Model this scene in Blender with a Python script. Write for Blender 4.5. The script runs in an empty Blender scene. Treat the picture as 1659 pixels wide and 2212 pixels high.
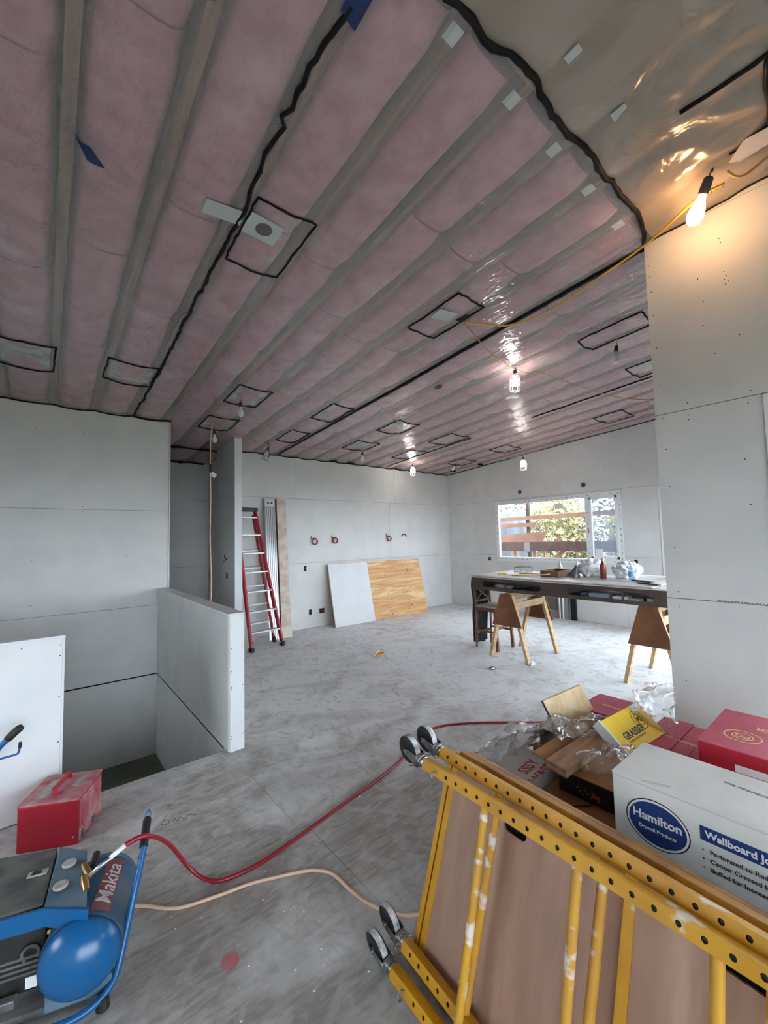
import bpy, bmesh, math, random
from mathutils import Vector, Matrix, noise
random.seed(7)
sc = bpy.context.scene
COL = sc.collection
# ------------------------------------------------------------------ camera, world, exposure
YAW, PITCH, ROLL, CAM_H = map(math.radians, (39.3841, 3.6341, 1.3384, 0)); CAM_H = 1.6523
F0 = Vector((math.sin(YAW), math.cos(YAW), 0)); R0 = Vector((math.cos(YAW), -math.sin(YAW), 0)); U0 = Vector((0, 0, 1))
FW = F0 * math.cos(PITCH) + U0 * math.sin(PITCH); UP = U0 * math.cos(PITCH) - F0 * math.sin(PITCH)
RT = R0 * math.cos(ROLL) - UP * math.sin(ROLL); UP2 = UP * math.cos(ROLL) + R0 * math.sin(ROLL)
cam = bpy.data.objects.new('camera', bpy.data.cameras.new('camera')); COL.objects.link(cam)
m = Matrix((RT, UP2, -FW)).transposed().to_4x4(); m.translation = (0, 0, CAM_H); cam.matrix_world = m
cam.data.sensor_fit = 'VERTICAL'; cam.data.sensor_height = 36.0; cam.data.lens = 895.57 * 36.0 / 2212.0
cam.data.clip_start = 0.02
sc.camera = cam
w = bpy.data.worlds.new('overcast'); sc.world = w; w.use_nodes = True
bg = w.node_tree.nodes['Background']; bg.inputs[0].default_value = (0.80, 0.90, 1.0, 1); bg.inputs[1].default_value = 1.0
sc.view_settings.view_transform = 'Standard'; sc.view_settings.look = 'None'; sc.view_settings.gamma = 1.0
sc.view_settings.use_curve_mapping = False; sc.view_settings.exposure = 3.56
BULB = 7.0
sc.cycles.max_bounces = 7; sc.cycles.diffuse_bounces = 5; sc.cycles.glossy_bounces = 3; sc.cycles.transparent_max_bounces = 10
sc.cycles.use_adaptive_sampling = True; sc.cycles.adaptive_threshold = .06
sc.cycles.caustics_reflective = False; sc.cycles.caustics_refractive = False; sc.cycles.use_denoising = True
sc.cycles.sample_clamp_indirect = 6.0

# ------------------------------------------------------------------ helpers
def lin(c):
    def f(v):
        v /= 255.0
        return v / 12.92 if v <= .04045 else ((v + .055) / 1.055) ** 2.4
    return (f(c[0]), f(c[1]), f(c[2]), 1)

def mat(name, c, rough=.6, metal=0.0, c2=None, scale=6, detail=4, lo=.4, hi=.62, stretch=(1, 1, 1), bump=0, bscale=60, spec=.5, emit=0, c3=None, scale3=2, lo3=.55, hi3=.7, dist=0):
    mt = bpy.data.materials.new(name); mt.use_nodes = True
    nt = mt.node_tree; b = nt.nodes['Principled BSDF']
    b.inputs['Base Color'].default_value = lin(c); b.inputs['Roughness'].default_value = rough
    b.inputs['Metallic'].default_value = metal; b.inputs['Specular IOR Level'].default_value = spec
    if emit:
        b.inputs['Emission Color'].default_value = lin(c); b.inputs['Emission Strength'].default_value = emit
    if c2 or bump:
        tc = nt.nodes.new('ShaderNodeTexCoord'); mp = nt.nodes.new('ShaderNodeMapping'); mp.inputs['Scale'].default_value = stretch
        nt.links.new(tc.outputs['Object'], mp.inputs['Vector'])
    def layer(prev, col, s, l, h):
        n = nt.nodes.new('ShaderNodeTexNoise'); n.inputs['Scale'].default_value = s; n.inputs['Detail'].default_value = detail
        n.inputs['Distortion'].default_value = dist
        nt.links.new(mp.outputs[0], n.inputs['Vector'])
        r = nt.nodes.new('ShaderNodeMapRange'); r.inputs[1].default_value = l; r.inputs[2].default_value = h
        nt.links.new(n.outputs['Fac'], r.inputs[0])
        mx = nt.nodes.new('ShaderNodeMix'); mx.data_type = 'RGBA'
        nt.links.new(r.outputs[0], mx.inputs[0])
        if isinstance(prev, tuple): mx.inputs[6].default_value = prev
        else: nt.links.new(prev, mx.inputs[6])
        mx.inputs[7].default_value = lin(col)
        return mx.outputs[2]
    if c2:
        o = layer(lin(c), c2, scale, lo, hi)
        if c3: o = layer(o, c3, scale3, lo3, hi3)
        nt.links.new(o, b.inputs['Base Color'])
    if bump:
        n = nt.nodes.new('ShaderNodeTexNoise'); n.inputs['Scale'].default_value = bscale; n.inputs['Detail'].default_value = 5
        nt.links.new(mp.outputs[0], n.inputs['Vector'])
        bp = nt.nodes.new('ShaderNodeBump'); bp.inputs['Strength'].default_value = bump; bp.inputs['Distance'].default_value = .01
        nt.links.new(n.outputs['Fac'], bp.inputs['Height']); nt.links.new(bp.outputs[0], b.inputs['Normal'])
    return mt

def film(name, veil, gl, rough, tint=(255, 255, 255), bump=0, bscale=20, stretch=(1, 1, 1), vcol=(225, 225, 222), power=3.0, base=.04):
    """clear plastic / glass: transparent with a thin milky part and a glossy surface"""
    mt = bpy.data.materials.new(name); mt.use_nodes = True; nt = mt.node_tree; nt.nodes.clear()
    out = nt.nodes.new('ShaderNodeOutputMaterial'); t = nt.nodes.new('ShaderNodeBsdfTransparent'); t.inputs[0].default_value = lin(tint)
    d = nt.nodes.new('ShaderNodeBsdfDiffuse'); d.inputs[0].default_value = lin(vcol)
    g = nt.nodes.new('ShaderNodeBsdfGlossy'); g.inputs['Roughness'].default_value = rough
    m1 = nt.nodes.new('ShaderNodeMixShader'); m1.inputs[0].default_value = veil
    nt.links.new(t.outputs[0], m1.inputs[1]); nt.links.new(d.outputs[0], m1.inputs[2])
    lw = nt.nodes.new('ShaderNodeLayerWeight'); lw.inputs[0].default_value = .5
    pw = nt.nodes.new('ShaderNodeMath'); pw.operation = 'POWER'; pw.inputs[1].default_value = power; nt.links.new(lw.outputs['Facing'], pw.inputs[0])
    ml = nt.nodes.new('ShaderNodeMath'); ml.operation = 'MULTIPLY_ADD'; ml.inputs[1].default_value = gl; ml.inputs[2].default_value = base
    nt.links.new(pw.outputs[0], ml.inputs[0])
    m2 = nt.nodes.new('ShaderNodeMixShader'); nt.links.new(ml.outputs[0], m2.inputs[0])
    nt.links.new(m1.outputs[0], m2.inputs[1]); nt.links.new(g.outputs[0], m2.inputs[2]); nt.links.new(m2.outputs[0], out.inputs[0])
    if bump:
        tc = nt.nodes.new('ShaderNodeTexCoord'); mp = nt.nodes.new('ShaderNodeMapping'); mp.inputs['Scale'].default_value = stretch
        nt.links.new(tc.outputs['Object'], mp.inputs[0])
        n = nt.nodes.new('ShaderNodeTexNoise'); n.inputs['Scale'].default_value = bscale; n.inputs['Detail'].default_value = 3; n.inputs['Distortion'].default_value = 1.2
        nt.links.new(mp.outputs[0], n.inputs['Vector'])
        bp = nt.nodes.new('ShaderNodeBump'); bp.inputs['Strength'].default_value = bump; bp.inputs['Distance'].default_value = .03
        nt.links.new(n.outputs['Fac'], bp.inputs['Height'])
        nt.links.new(bp.outputs[0], g.inputs['Normal']); nt.links.new(bp.outputs[0], d.inputs['Normal'])
    return mt

def tag(o, label=None, cat=None, group=None, kind=None):
    if label: o['label'] = label
    if cat: o['category'] = cat
    if group: o['group'] = group
    if kind: o['kind'] = kind
    return o

def thing(name, label, cat, loc=(0, 0, 0), rotz=0.0, group=None):
    o = bpy.data.objects.new(name, None); COL.objects.link(o); o.empty_display_size = .05
    o.location = loc; o.rotation_euler = (0, 0, rotz)
    return tag(o, label, cat, group)

def struct(name, loc=(0, 0, 0)):
    o = bpy.data.objects.new(name, None); COL.objects.link(o); o.location = loc
    return tag(o, kind='structure')

class B:
    """collects shapes of one piece"""
    def __init__(s): s.v = []; s.f = []
    def add(s, vs, fs):
        k = len(s.v); s.v += [tuple(x) for x in vs]; s.f += [tuple(i + k for i in f) for f in fs]; return s
    def hexa(s, p):
        return s.add(p, [(3, 2, 1, 0), (4, 5, 6, 7), (0, 1, 5, 4), (1, 2, 6, 5), (2, 3, 7, 6), (3, 0, 4, 7)])
    def box(s, a, b):
        x0, y0, z0 = a; x1, y1, z1 = b
        return s.hexa([(x0, y0, z0), (x1, y0, z0), (x1, y1, z0), (x0, y1, z0), (x0, y0, z1), (x1, y0, z1), (x1, y1, z1), (x0, y1, z1)])
    def bar(s, p, q, w, t, side=None):
        """rectangular bar from p to q, w across 'side', t the other way"""
        p = Vector(p); q = Vector(q); d = (q - p).normalized()
        sd = Vector(side) if side is not None else (Vector((0, 0, 1)).cross(d) if abs(d.z) < .95 else Vector((1, 0, 0)))
        sd = (sd - d * sd.dot(d)).normalized(); up = d.cross(sd)
        a = sd * w / 2; b = up * t / 2
        return s.hexa([p - a - b, p + a - b, p + a + b, p - a + b, q - a - b, q + a - b, q + a + b, q - a + b])
    def tube(s, pts, r, n=8, cap=True):
        pts = [Vector(p) for p in pts]; N = len(pts); rs = r if isinstance(r, (list, tuple)) else [r] * N
        t0 = (pts[1] - pts[0]).normalized(); nv = t0.orthogonal().normalized(); vs = []; fs = []
        for i, p in enumerate(pts):
            t = (pts[min(i + 1, N - 1)] - pts[max(i - 1, 0)]).normalized()
            nv = (nv - t * nv.dot(t)).normalized(); bv = t.cross(nv)
            for k in range(n):
                a = 2 * math.pi * k / n; vs.append(p + (nv * math.cos(a) + bv * math.sin(a)) * rs[i])
        for i in range(N - 1):
            for k in range(n):
                k2 = (k + 1) % n; fs.append((i * n + k, i * n + k2, (i + 1) * n + k2, (i + 1) * n + k))
        if cap: fs.append(tuple(range(n - 1, -1, -1))); fs.append(tuple(range((N - 1) * n, N * n)))
        return s.add(vs, fs)
    def cyl(s, p, q, r, n=16): return s.tube([p, q], r, n)
    def lathe(s, prof, c=(0, 0, 0), n=20, axis=(0, 0, 1)):
        ax = Vector(axis).normalized(); u = ax.orthogonal().normalized(); v = ax.cross(u); c = Vector(c); vs = []; fs = []
        for r, z in prof:
            for k in range(n):
                a = 2 * math.pi * k / n; vs.append(c + ax * z + (u * math.cos(a) + v * math.sin(a)) * max(r, 1e-4))
        for i in range(len(prof) - 1):
            for k in range(n):
                k2 = (k + 1) % n; fs.append((i * n + k, i * n + k2, (i + 1) * n + k2, (i + 1) * n + k))
        fs.append(tuple(range(n - 1, -1, -1))); fs.append(tuple(range((len(prof) - 1) * n, len(prof) * n)))
        return s.add(vs, fs)
    def torus(s, c, R, r, axis=(0, 0, 1), n=20, k=6):
        ax = Vector(axis).normalized(); u = ax.orthogonal().normalized(); v = ax.cross(u)
        pts = [Vector(c) + (u * math.cos(2 * math.pi * i / n) + v * math.sin(2 * math.pi * i / n)) * R for i in range(n + 1)]
        return s.tube(pts, r, k, cap=False)
    def mesh(s, name):
        me = bpy.data.meshes.new(name); me.from_pydata(s.v, [], s.f); me.update(); return me

def put(name, b, mt, parent=None, world=False, smooth=False, bev=0, kind=None, fix=True):
    """links a piece; world=True: its points are world points, re-based on the parent's place (parent without turn)"""
    me = b.mesh(name) if isinstance(b, B) else b
    if world and parent is not None:
        me.transform(Matrix.Translation(-parent.location))
    if fix:
        bm = bmesh.new(); bm.from_mesh(me); bmesh.ops.recalc_face_normals(bm, faces=bm.faces[:])
        if bev: bmesh.ops.bevel(bm, geom=bm.edges[:], offset=bev, segments=2, affect='EDGES', profile=.6, clamp_overlap=True)
        bm.to_mesh(me); bm.free()
    if smooth:
        for p in me.polygons: p.use_smooth = True
    if isinstance(mt, (list, tuple)):
        for x in mt: me.materials.append(x)
    else: me.materials.append(mt)
    o = bpy.data.objects.new(name, me); COL.objects.link(o); o.parent = parent
    if smooth == 'auto':
        try: me.set_sharp_from_angle(angle=math.radians(40))
        except Exception: pass
    if kind: o['kind'] = kind
    return o

def flat_shape(loops, t):
    """2-D outline with holes, extruded by t (z from 0 to t)"""
    cu = bpy.data.curves.new('outline', 'CURVE'); cu.dimensions = '2D'; cu.fill_mode = 'BOTH'; cu.extrude = t / 2
    for lp in loops:
        sp = cu.splines.new('POLY'); sp.points.add(len(lp) - 1); sp.use_cyclic_u = True
        for p_, q in zip(sp.points, lp): p_.co = (q[0], q[1], 0, 1)
    ob = bpy.data.objects.new('outline', cu); me = bpy.data.meshes.new_from_object(ob)
    bpy.data.objects.remove(ob); bpy.data.curves.remove(cu)
    me.transform(Matrix.Translation((0, 0, t / 2))); return me

def letters(txt, size, t=.0006, bold=0.0, align='LEFT', shear=0):
    cu = bpy.data.curves.new('letters', 'FONT'); cu.body = txt; cu.size = size; cu.extrude = t; cu.offset = bold; cu.align_x = align; cu.shear = shear
    cu.resolution_u = 3
    ob = bpy.data.objects.new('letters', cu); COL.objects.link(ob)
    dg = bpy.context.evaluated_depsgraph_get(); me = bpy.data.meshes.new_from_object(ob.evaluated_get(dg))
    bpy.data.objects.remove(ob); bpy.data.curves.remove(cu); return me

def basis(o, x, y, z=None):
    x = Vector(x).normalized(); y = Vector(y); y = (y - x * y.dot(x)).normalized(); z = x.cross(y)
    m_ = Matrix((x, y, z)).transposed().to_4x4(); m_.translation = Vector(o); return m_

def stadium(cx, cy, L, H, n=8):
    r = H / 2; a = L / 2 - r; out = []
    for i in range(n + 1): th = -math.pi / 2 + math.pi * i / n; out.append((cx + a + r * math.cos(th), cy + r * math.sin(th)))
    for i in range(n + 1): th = math.pi / 2 + math.pi * i / n; out.append((cx - a + r * math.cos(th), cy + r * math.sin(th)))
    return out

def ellipse(cx, cy, a, b, n=40): return [(cx + a * math.cos(2 * math.pi * i / n), cy + b * math.sin(2 * math.pi * i / n)) for i in range(n)]

def spline(pts, k=6):
    P = [Vector(p) for p in pts]; P = [P[0] * 2 - P[1]] + P + [P[-1] * 2 - P[-2]]; out = []
    for i in range(1, len(P) - 2):
        for j in range(k):
            t = j / k; a, b, c, d = P[i - 1:i + 3]
            out.append(.5 * ((2 * b) + (c - a) * t + (2 * a - 5 * b + 4 * c - d) * t * t + (3 * b - a - 3 * c + d) * t ** 3))
    out.append(P[-2]); return out

def nz(x, y, z=0.0): return noise.noise(Vector((x, y, z)))

# ------------------------------------------------------------------ materials
DRY = mat('drywall_paper', (219, 219, 217), .75, c2=(212, 213, 212), scale=3, bump=.03, bscale=200)
DRYW = mat('drywall_paper_pale', (226, 228, 229), .7, c2=(220, 223, 225), scale=3)
BACK = mat('wall_backing', (120, 112, 104), .9)
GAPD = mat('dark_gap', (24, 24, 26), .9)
SCREW = mat('screw_black', (26, 26, 28), .5, .3)
PLYFL = mat('subfloor_plywood', (150, 146, 139), .78, c2=(122, 116, 108), scale=5, detail=8, lo=.42, hi=.7, stretch=(.55, 3.2, 1), bump=.12, bscale=90, c3=(186, 186, 184), scale3=1.4, lo3=.46, hi3=.66, dist=.6)
def floor_mat():
    mt = bpy.data.materials.new('dusty_subfloor'); mt.use_nodes = True; nt = mt.node_tree; b = nt.nodes['Principled BSDF']; b.inputs['Roughness'].default_value = .78
    N = nt.nodes.new; K = nt.links.new
    tc = N('ShaderNodeTexCoord')
    def nzn(scale, st, det, dist=0.0):
        mp = N('ShaderNodeMapping'); mp.inputs['Scale'].default_value = st; K(tc.outputs['Object'], mp.inputs[0])
        n = N('ShaderNodeTexNoise'); n.inputs['Scale'].default_value = scale; n.inputs['Detail'].default_value = det; n.inputs['Distortion'].default_value = dist; K(mp.outputs[0], n.inputs[0]); return n.outputs['Fac']
    def rng(v, a, c): r = N('ShaderNodeMapRange'); r.inputs[1].default_value = a; r.inputs[2].default_value = c; K(v, r.inputs[0]); return r.outputs[0]
    def mix(f, p, q):
        m_ = N('ShaderNodeMix'); m_.data_type = 'RGBA'; K(f, m_.inputs[0])
        for k, v in ((6, p), (7, q)):
            if isinstance(v, tuple): m_.inputs[k].default_value = v
            else: K(v, m_.inputs[k])
        return m_.outputs[2]
    def math_(op, p, q):
        m_ = N('ShaderNodeMath'); m_.operation = op
        for k, v in ((0, p), (1, q)):
            if isinstance(v, (int, float)): m_.inputs[k].default_value = v
            else: K(v, m_.inputs[k])
        return m_.outputs[0]
    grain = rng(nzn(7, (1.0, 5.0, 1), 8, 1.0), .40, .68); col = mix(grain, lin((178, 175, 169)), lin((148, 143, 136)))
    fine = rng(nzn(30, (.8, 7.0, 1), 6, .4), .52, .72); col = mix(math_('MULTIPLY', fine, .45), col, lin((112, 105, 98)))
    smudge = rng(nzn(2.3, (1, 1, 1), 8, 1.5), .50, .70); col = mix(math_('MULTIPLY', smudge, .5), col, lin((122, 119, 115)))
    sep = N('ShaderNodeSeparateXYZ'); K(tc.outputs['Object'], sep.inputs[0])
    far = rng(math_('ADD', math_('MULTIPLY', sep.outputs[0], .8), sep.outputs[1]), 2.8, 6.4)    # plaster dust cover rises towards the far right
    dust = math_('ADD', nzn(1.5, (1, 1.3, 1), 9, 1.2), math_('MULTIPLY', far, .42)); dm = rng(dust, .50, .86)
    col = mix(dm, col, lin((226, 228, 229)))
    scuff = rng(nzn(4.5, (1.5, .9, 1), 11, 2.6), .53, .66); col = mix(math_('MULTIPLY', scuff, .42), col, lin((146, 143, 139)))
    track = rng(nzn(1.1, (1, 1, 1), 7, 1.8), .52, .68); col = mix(math_('MULTIPLY', track, .30), col, lin((158, 155, 151)))
    swirl = rng(nzn(4.0, (1, 1, 1), 9, 2.2), .50, .60); col = mix(math_('MULTIPLY', swirl, .22), col, lin((222, 224, 226)))
    K(col, b.inputs['Base Color'])
    bp = N('ShaderNodeBump'); bp.inputs['Strength'].default_value = .12; bp.inputs['Distance'].default_value = .01; K(nzn(40, (1, 3, 1), 6), bp.inputs['Height']); K(bp.outputs[0], b.inputs['Normal'])
    return mt
FLOORM = floor_mat()
DUSTFL = mat('subfloor_dusty', (176, 177, 176), .8, c2=(146, 143, 139), scale=1.6, detail=9, lo=.45, hi=.66, stretch=(.9, 1.7, 1), bump=.1, bscale=60, c3=(206, 209, 211), scale3=.9, lo3=.46, hi3=.62, dist=1.0)
CONC = mat('stairwell_concrete_shaded', (60, 58, 58), .9)  # grey darkened to paint in the stair tread shadow
PINK = mat('pink_insulation', (206, 148, 160), .95, c2=(188, 128, 142), scale=7, detail=6, bump=.6, bscale=30, c3=(216, 174, 178), scale3=2.2)
BEIGE = mat('pale_insulation', (176, 166, 152), .95, c2=(150, 138, 126), scale=5, detail=6, bump=.6, bscale=26)
JOIST = mat('joist_lumber', (150, 110, 88), .85, c2=(118, 90, 76), scale=3, stretch=(12, .6, 1))
SHEATH = mat('roof_sheathing', (120, 100, 80), .9)
POLY = film('vapour_poly', .22, .62, .14, bump=.6, bscale=17.0, stretch=(1.0, .42, 1), power=2.2, base=.05)
POLY2 = film('vapour_poly_double', .80, .5, .22, bump=.9, bscale=3.2, vcol=(168, 155, 142), power=2.2, base=.05)
BEAD = mat('acoustic_sealant', (16, 16, 19), .6, c2=(26, 26, 30), scale=20, spec=.2)
NAVY = mat('navy_sealant_tape', (22, 28, 44), .22, c2=(60, 68, 84), scale=25, lo=.55, hi=.75)
BLUET = mat('blue_tape', (24, 44, 92), .5)
TAPE = mat('pale_sheathing_tape', (186, 192, 190), .5)
BOXPAD = mat('fixture_pad', (196, 198, 188), .9, c2=(140, 140, 132), scale=6)
VINYL = mat('window_vinyl', (232, 236, 238), .45)
MARK = mat('frame_marks', (70, 72, 76), .6)
GLASS = film('window_glass', .02, .7, .02, vcol=(200, 215, 230))
GLASSF = film('window_film_reflection', .45, .6, .1, vcol=(170, 188, 208))  # milky pale blue paints film, screen and the casement's reflection together
STEEL = mat('zinc_steel', (170, 172, 174), .35, .9, c2=(130, 132, 134), scale=12)
DARKM = mat('dark_metal', (42, 42, 44), .5, .4)
BLACK = mat('black_rubber', (24, 24, 25), .6, c2=(60, 60, 60), scale=14, lo=.55, hi=.8)
YEL = mat('scaffold_yellow', (216, 160, 32), .42, c2=(196, 138, 24), scale=5, c3=(226, 218, 206), scale3=9, lo3=.66, hi3=.72)
YELW = mat('scaffold_yellow_worn', (212, 158, 44), .5, c2=(198, 146, 60), scale=6, c3=(228, 218, 208), scale3=14, lo3=.55, hi3=.62, stretch=(1, 1, .35))
DECK = mat('deck_plywood', (182, 147, 125), .6, c2=(166, 130, 110), scale=3, detail=7, stretch=(3.5, .7, 1), c3=(202, 168, 146), scale3=2)
DECKED = mat('deck_edge', (176, 122, 40), .5, c2=(140, 92, 30), scale=8)
WOODL = mat('pale_lumber', (206, 178, 140), .7, c2=(188, 156, 116), scale=4, stretch=(1.5, 1.5, 9))
OSB = mat('brown_gusset', (140, 92, 60), .75, c2=(112, 72, 46), scale=5, detail=6)
PLYW = mat('fir_plywood', (222, 176, 122), .6, c2=(204, 148, 94), scale=3, detail=7, stretch=(.45, 1, 4.5), c3=(236, 204, 152), scale3=1.6, lo3=.5, hi3=.62, dist=1.2)
KNOT = mat('plywood_knot', (70, 46, 34), .8)
BENCH = mat('dark_bench_ply', (92, 78, 70), .7, c2=(72, 60, 54), scale=4, stretch=(3, 1, 1))
BTOP = mat('bench_top', (224, 223, 220), .5, c2=(196, 190, 184), scale=5, stretch=(2, .6, 1))
CHAIRW = mat('stained_wood', (128, 84, 56), .5, c2=(104, 66, 44), scale=6)
SEATW = mat('dusty_seat', (168, 158, 148), .7)
COAT = mat('dark_cloth', (44, 46, 50), .95, c2=(62, 66, 70), scale=8)
RED = mat('ladder_red', (176, 30, 44), .45, c2=(150, 24, 36), scale=6)
ALU = mat('aluminium', (196, 198, 200), .32, .85, c2=(170, 172, 174), scale=8, stretch=(1, 1, .2))
ALUW = mat('ladder_step', (206, 208, 208), .45, .4)
PLANK = mat('plaster_spattered_plank', (200, 180, 162), .85, c2=(214, 204, 192), scale=7, lo=.42, hi=.55, c3=(150, 118, 104), scale3=4, lo3=.6, hi3=.72)
TBRED = mat('toolbox_red', (168, 22, 44), .4, c2=(178, 30, 50), scale=30, lo=.62, hi=.7)
TBDUST = mat('toolbox_red_dusty', (170, 76, 90), .75, c2=(186, 146, 146), scale=8, detail=8, lo=.38, hi=.62)
BLUE = mat('compressor_blue', (16, 90, 146), .32)
BLUED = mat('compressor_blue_dusty', (104, 124, 138), .75, c2=(72, 100, 124), scale=8, detail=6)
TANKM = mat('tank_blue', (14, 90, 146), .25)
SHROUD = mat('dusty_shroud', (104, 103, 98), .85, c2=(74, 76, 76), scale=11, detail=7)
BLKP = mat('black_plastic', (26, 26, 28), .5, c2=(52, 52, 52), scale=8)
GAUGE = mat('dusty_gauge', (176, 172, 166), .6, c2=(150, 148, 144), scale=40)
BRASS = mat('brass', (196, 160, 104), .3, .9)
CHROME = mat('chrome', (210, 210, 208), .18, 1.0)
LABR = mat('label_dusty_red', (140, 74, 76), .7, c2=(118, 84, 86), scale=12)
LABW = mat('label_grey_white', (206, 200, 198), .7)
HOSE = mat('red_hose', (150, 26, 44), .35)
CORDW = mat('pale_cord', (224, 190, 164), .5)
CORDY = mat('yellow_cord', (228, 176, 40), .5)
CORDO = mat('tan_cord', (176, 136, 88), .6)
BULBOFF = mat('unlit_bulb', (226, 226, 222), .35)
BULBON = mat('lit_bulb', (255, 250, 240), .5, emit=BULB)
BULBWARM = mat('lit_warm_bulb', (255, 196, 136), .5, emit=BULB * .62)
CAGE = mat('lamp_cage', (64, 64, 66), .4, .6)
CAGEW = mat('lamp_cage_white', (236, 236, 234), .4)
CARDW = mat('white_carton', (226, 226, 222), .65, c2=(212, 210, 206), scale=4, detail=6)
CARD = mat('brown_cardboard', (176, 128, 88), .8, c2=(158, 112, 76), scale=6)
CARDP = mat('red_carton_top', (206, 96, 116), .65, c2=(192, 82, 102), scale=6)
CARDR = mat('red_carton_side', (170, 14, 40), .6)
CARDY = mat('yellow_carton', (250, 214, 30), .5, c2=(240, 196, 24), scale=8)
CARDK = mat('black_carton', (30, 28, 28), .55, c2=(58, 52, 50), scale=12, lo=.6, hi=.7)
PRBLUE = mat('print_blue', (26, 56, 116), .6)
PRBLACK = mat('print_black', (30, 30, 32), .6)
PRWHITE = mat('print_white', (238, 238, 236), .6)
PRRED = mat('print_red', (200, 56, 56), .6)
PRTAN = mat('print_tan', (232, 196, 140), .6)
PRGREY = mat('print_grey', (120, 120, 124), .7)
OFFC = mat('board_offcut', (186, 148, 114), .65, c2=(160, 118, 86), scale=5, stretch=(1, 7, 1), detail=6)
OFFT = mat('tan_ply_offcut', (226, 204, 164), .7, c2=(208, 180, 136), scale=4, stretch=(4, 1, 1))
CLEAR = film('clear_bag', .10, .7, .08, bump=.4, bscale=14, power=1.6, base=.06)
MILKY = mat('white_plastic_bag', (244, 246, 248), .3, c2=(232, 236, 239), scale=14)
DECKT = mat('weathered_timber', (88, 64, 52), .8, c2=(64, 48, 42), scale=4, stretch=(3, 1, 1))
DECKL = mat('new_timber', (150, 114, 92), .7, c2=(134, 98, 78), scale=4)
LEAFY = mat('yellow_green_leaves', (160, 152, 96), .8, c2=(112, 110, 82), scale=3)
LEAFD = mat('dark_green_leaves', (78, 82, 74), .8, c2=(50, 54, 50), scale=3)
BARK = mat('pale_twigs', (160, 144, 118), .8)
GROUND = mat('pale_ground', (110, 110, 100), .9, c2=(86, 90, 72), scale=2)

# ------------------------------------------------------------------ room dimensions
YB, XW, XR, YR = 7.0618, 7.925, 3.198, .968
YL, XL, XH, YE, HH, XP = 6.085, 1.281, 1.157, 3.410, 1.076, .111
C0, SL = 3.2299, .0726
def ceil(y): return C0 + SL * (YB - y)
X0, Y0 = -2.6, -3.0                       # left and rear limits of the room
YREC = 8.15
AC = math.atan(SL); CA = math.cos(AC)

def subtract(rects, hole):
    out = []
    a0, a1, z0, z1 = hole
    for (p, q, r, s) in rects:
        if a0 >= q or a1 <= p or z0 >= s or z1 <= r: out.append((p, q, r, s)); continue
        if a0 > p: out.append((p, a0, r, s))
        if a1 < q: out.append((a1, q, r, s))
        c, d = max(p, a0), min(q, a1)
        if z0 > r: out.append((c, d, r, z0))
        if z1 < s: out.append((c, d, z1, s))
    return out

def drywall(name, fix, at, face, a0, a1, rows, holes=(), backt=.11, mt=DRY, zbot=0.0, gap=.0022):
    """wall of separate sheets. fix 'x' or 'y' at 'at'; face = +1/-1 towards the room; rows = [(ztop or None, [joints])]"""
    root = struct(name, (at, (a0 + a1) / 2, zbot) if fix == 'x' else ((a0 + a1) / 2, at, zbot))
    def P(a, d, z):
        return (at + d, a, z) if fix == 'x' else (a, at + d, z)
    def top(a):
        return ceil(a) - .006 if fix == 'x' else ceil(at) - .006
    def slab(rc, d0, d1, g, full):
        p, q, r, s = rc
        zt0 = top(p) if s > 90 else s - g; zt1 = top(q) if s > 90 else s - g
        b = B(); p += g; q -= g; r += g
        b.hexa([P(p, d0, r), P(q, d0, r), P(q, d1, r), P(p, d1, r), P(p, d0, zt0), P(q, d0, zt1), P(q, d1, zt1), P(p, d1, zt0)])
        return b
    z = zbot
    for zt, joints in rows:
        zz = 99 if zt is None else zt
        js = [a0] + sorted(joints) + [a1]
        for i in range(len(js) - 1):
            rc = [(js[i], js[i + 1], z, zz)]
            for h in holes: rc = subtract(rc, h)
            for r in rc:
                put('drywall_sheet', slab(r, 0, -face * .013, gap, False), mt, root, True)
        z = zz
    rc = [(a0, a1, zbot, 99)]
    for h in holes: rc = subtract(rc, h)
    for r in rc: put('backing', slab(r, -face * .0135, -face * backt, 0, True), BACK, root, True)
    return root

def screws(root, pts, axis, r=.0042):
    """dark screw heads; axis = outward direction"""
    ax = Vector(axis)
    me = None
    for p in pts:
        b = B().cyl(Vector(p) - ax * .001, Vector(p) + ax * .0012, r, 8)
        put('screw', b, SCREW, root, True)

# ------------------------------------------------------------------ floor: separate subfloor sheets
flo = struct('floor', (0, 0, 0))
hole = (X0, XH + .013, YE + .055, YL + .125)
rowy = [Y0]
y = 2.26 - 1.22 * 4
while y < YREC: 
    if y > Y0: rowy.append(y)
    y += 1.22
rowy.append(YREC)
offs = [1.22, 1.81, .62, 1.22, .0, 1.22, 1.81, .9, 1.5, .4, .8]
for i in range(len(rowy) - 1):
    o_ = {3: .4, 4: 1.22, 5: 1.815, 6: .75}.get(i, offs[i % len(offs)])
    xs = [X0]; x = o_ - 2.44 * 4
    while x < XW:
        if x > X0: xs.append(x)
        x += 2.44
    xs.append(XW)
    for j in range(len(xs) - 1):
        rc = subtract([(xs[j], xs[j + 1], rowy[i], rowy[i + 1])], hole)
        for (p, q, r, s) in rc:
            if p > XR + .14 and s < YR - .1: continue
            cx, cy = (p + q) / 2, (r + s) / 2
            mt = FLOORM
            zt = -.0012 * random.random()
            put('subfloor_sheet', B().box((p + .0014, r + .0014, -.024), (q - .0014, s - .0014, zt)), mt, flo, True)
for (p, q, r, s) in subtract([(X0, XW, Y0, YREC)], (X0, XH + .0135, YE + .055, YL + .125)):
    put('floor_framing', B().box((p, r, -.30), (q, s, -.026)), GAPD if False else BACK, flo, True)
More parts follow.
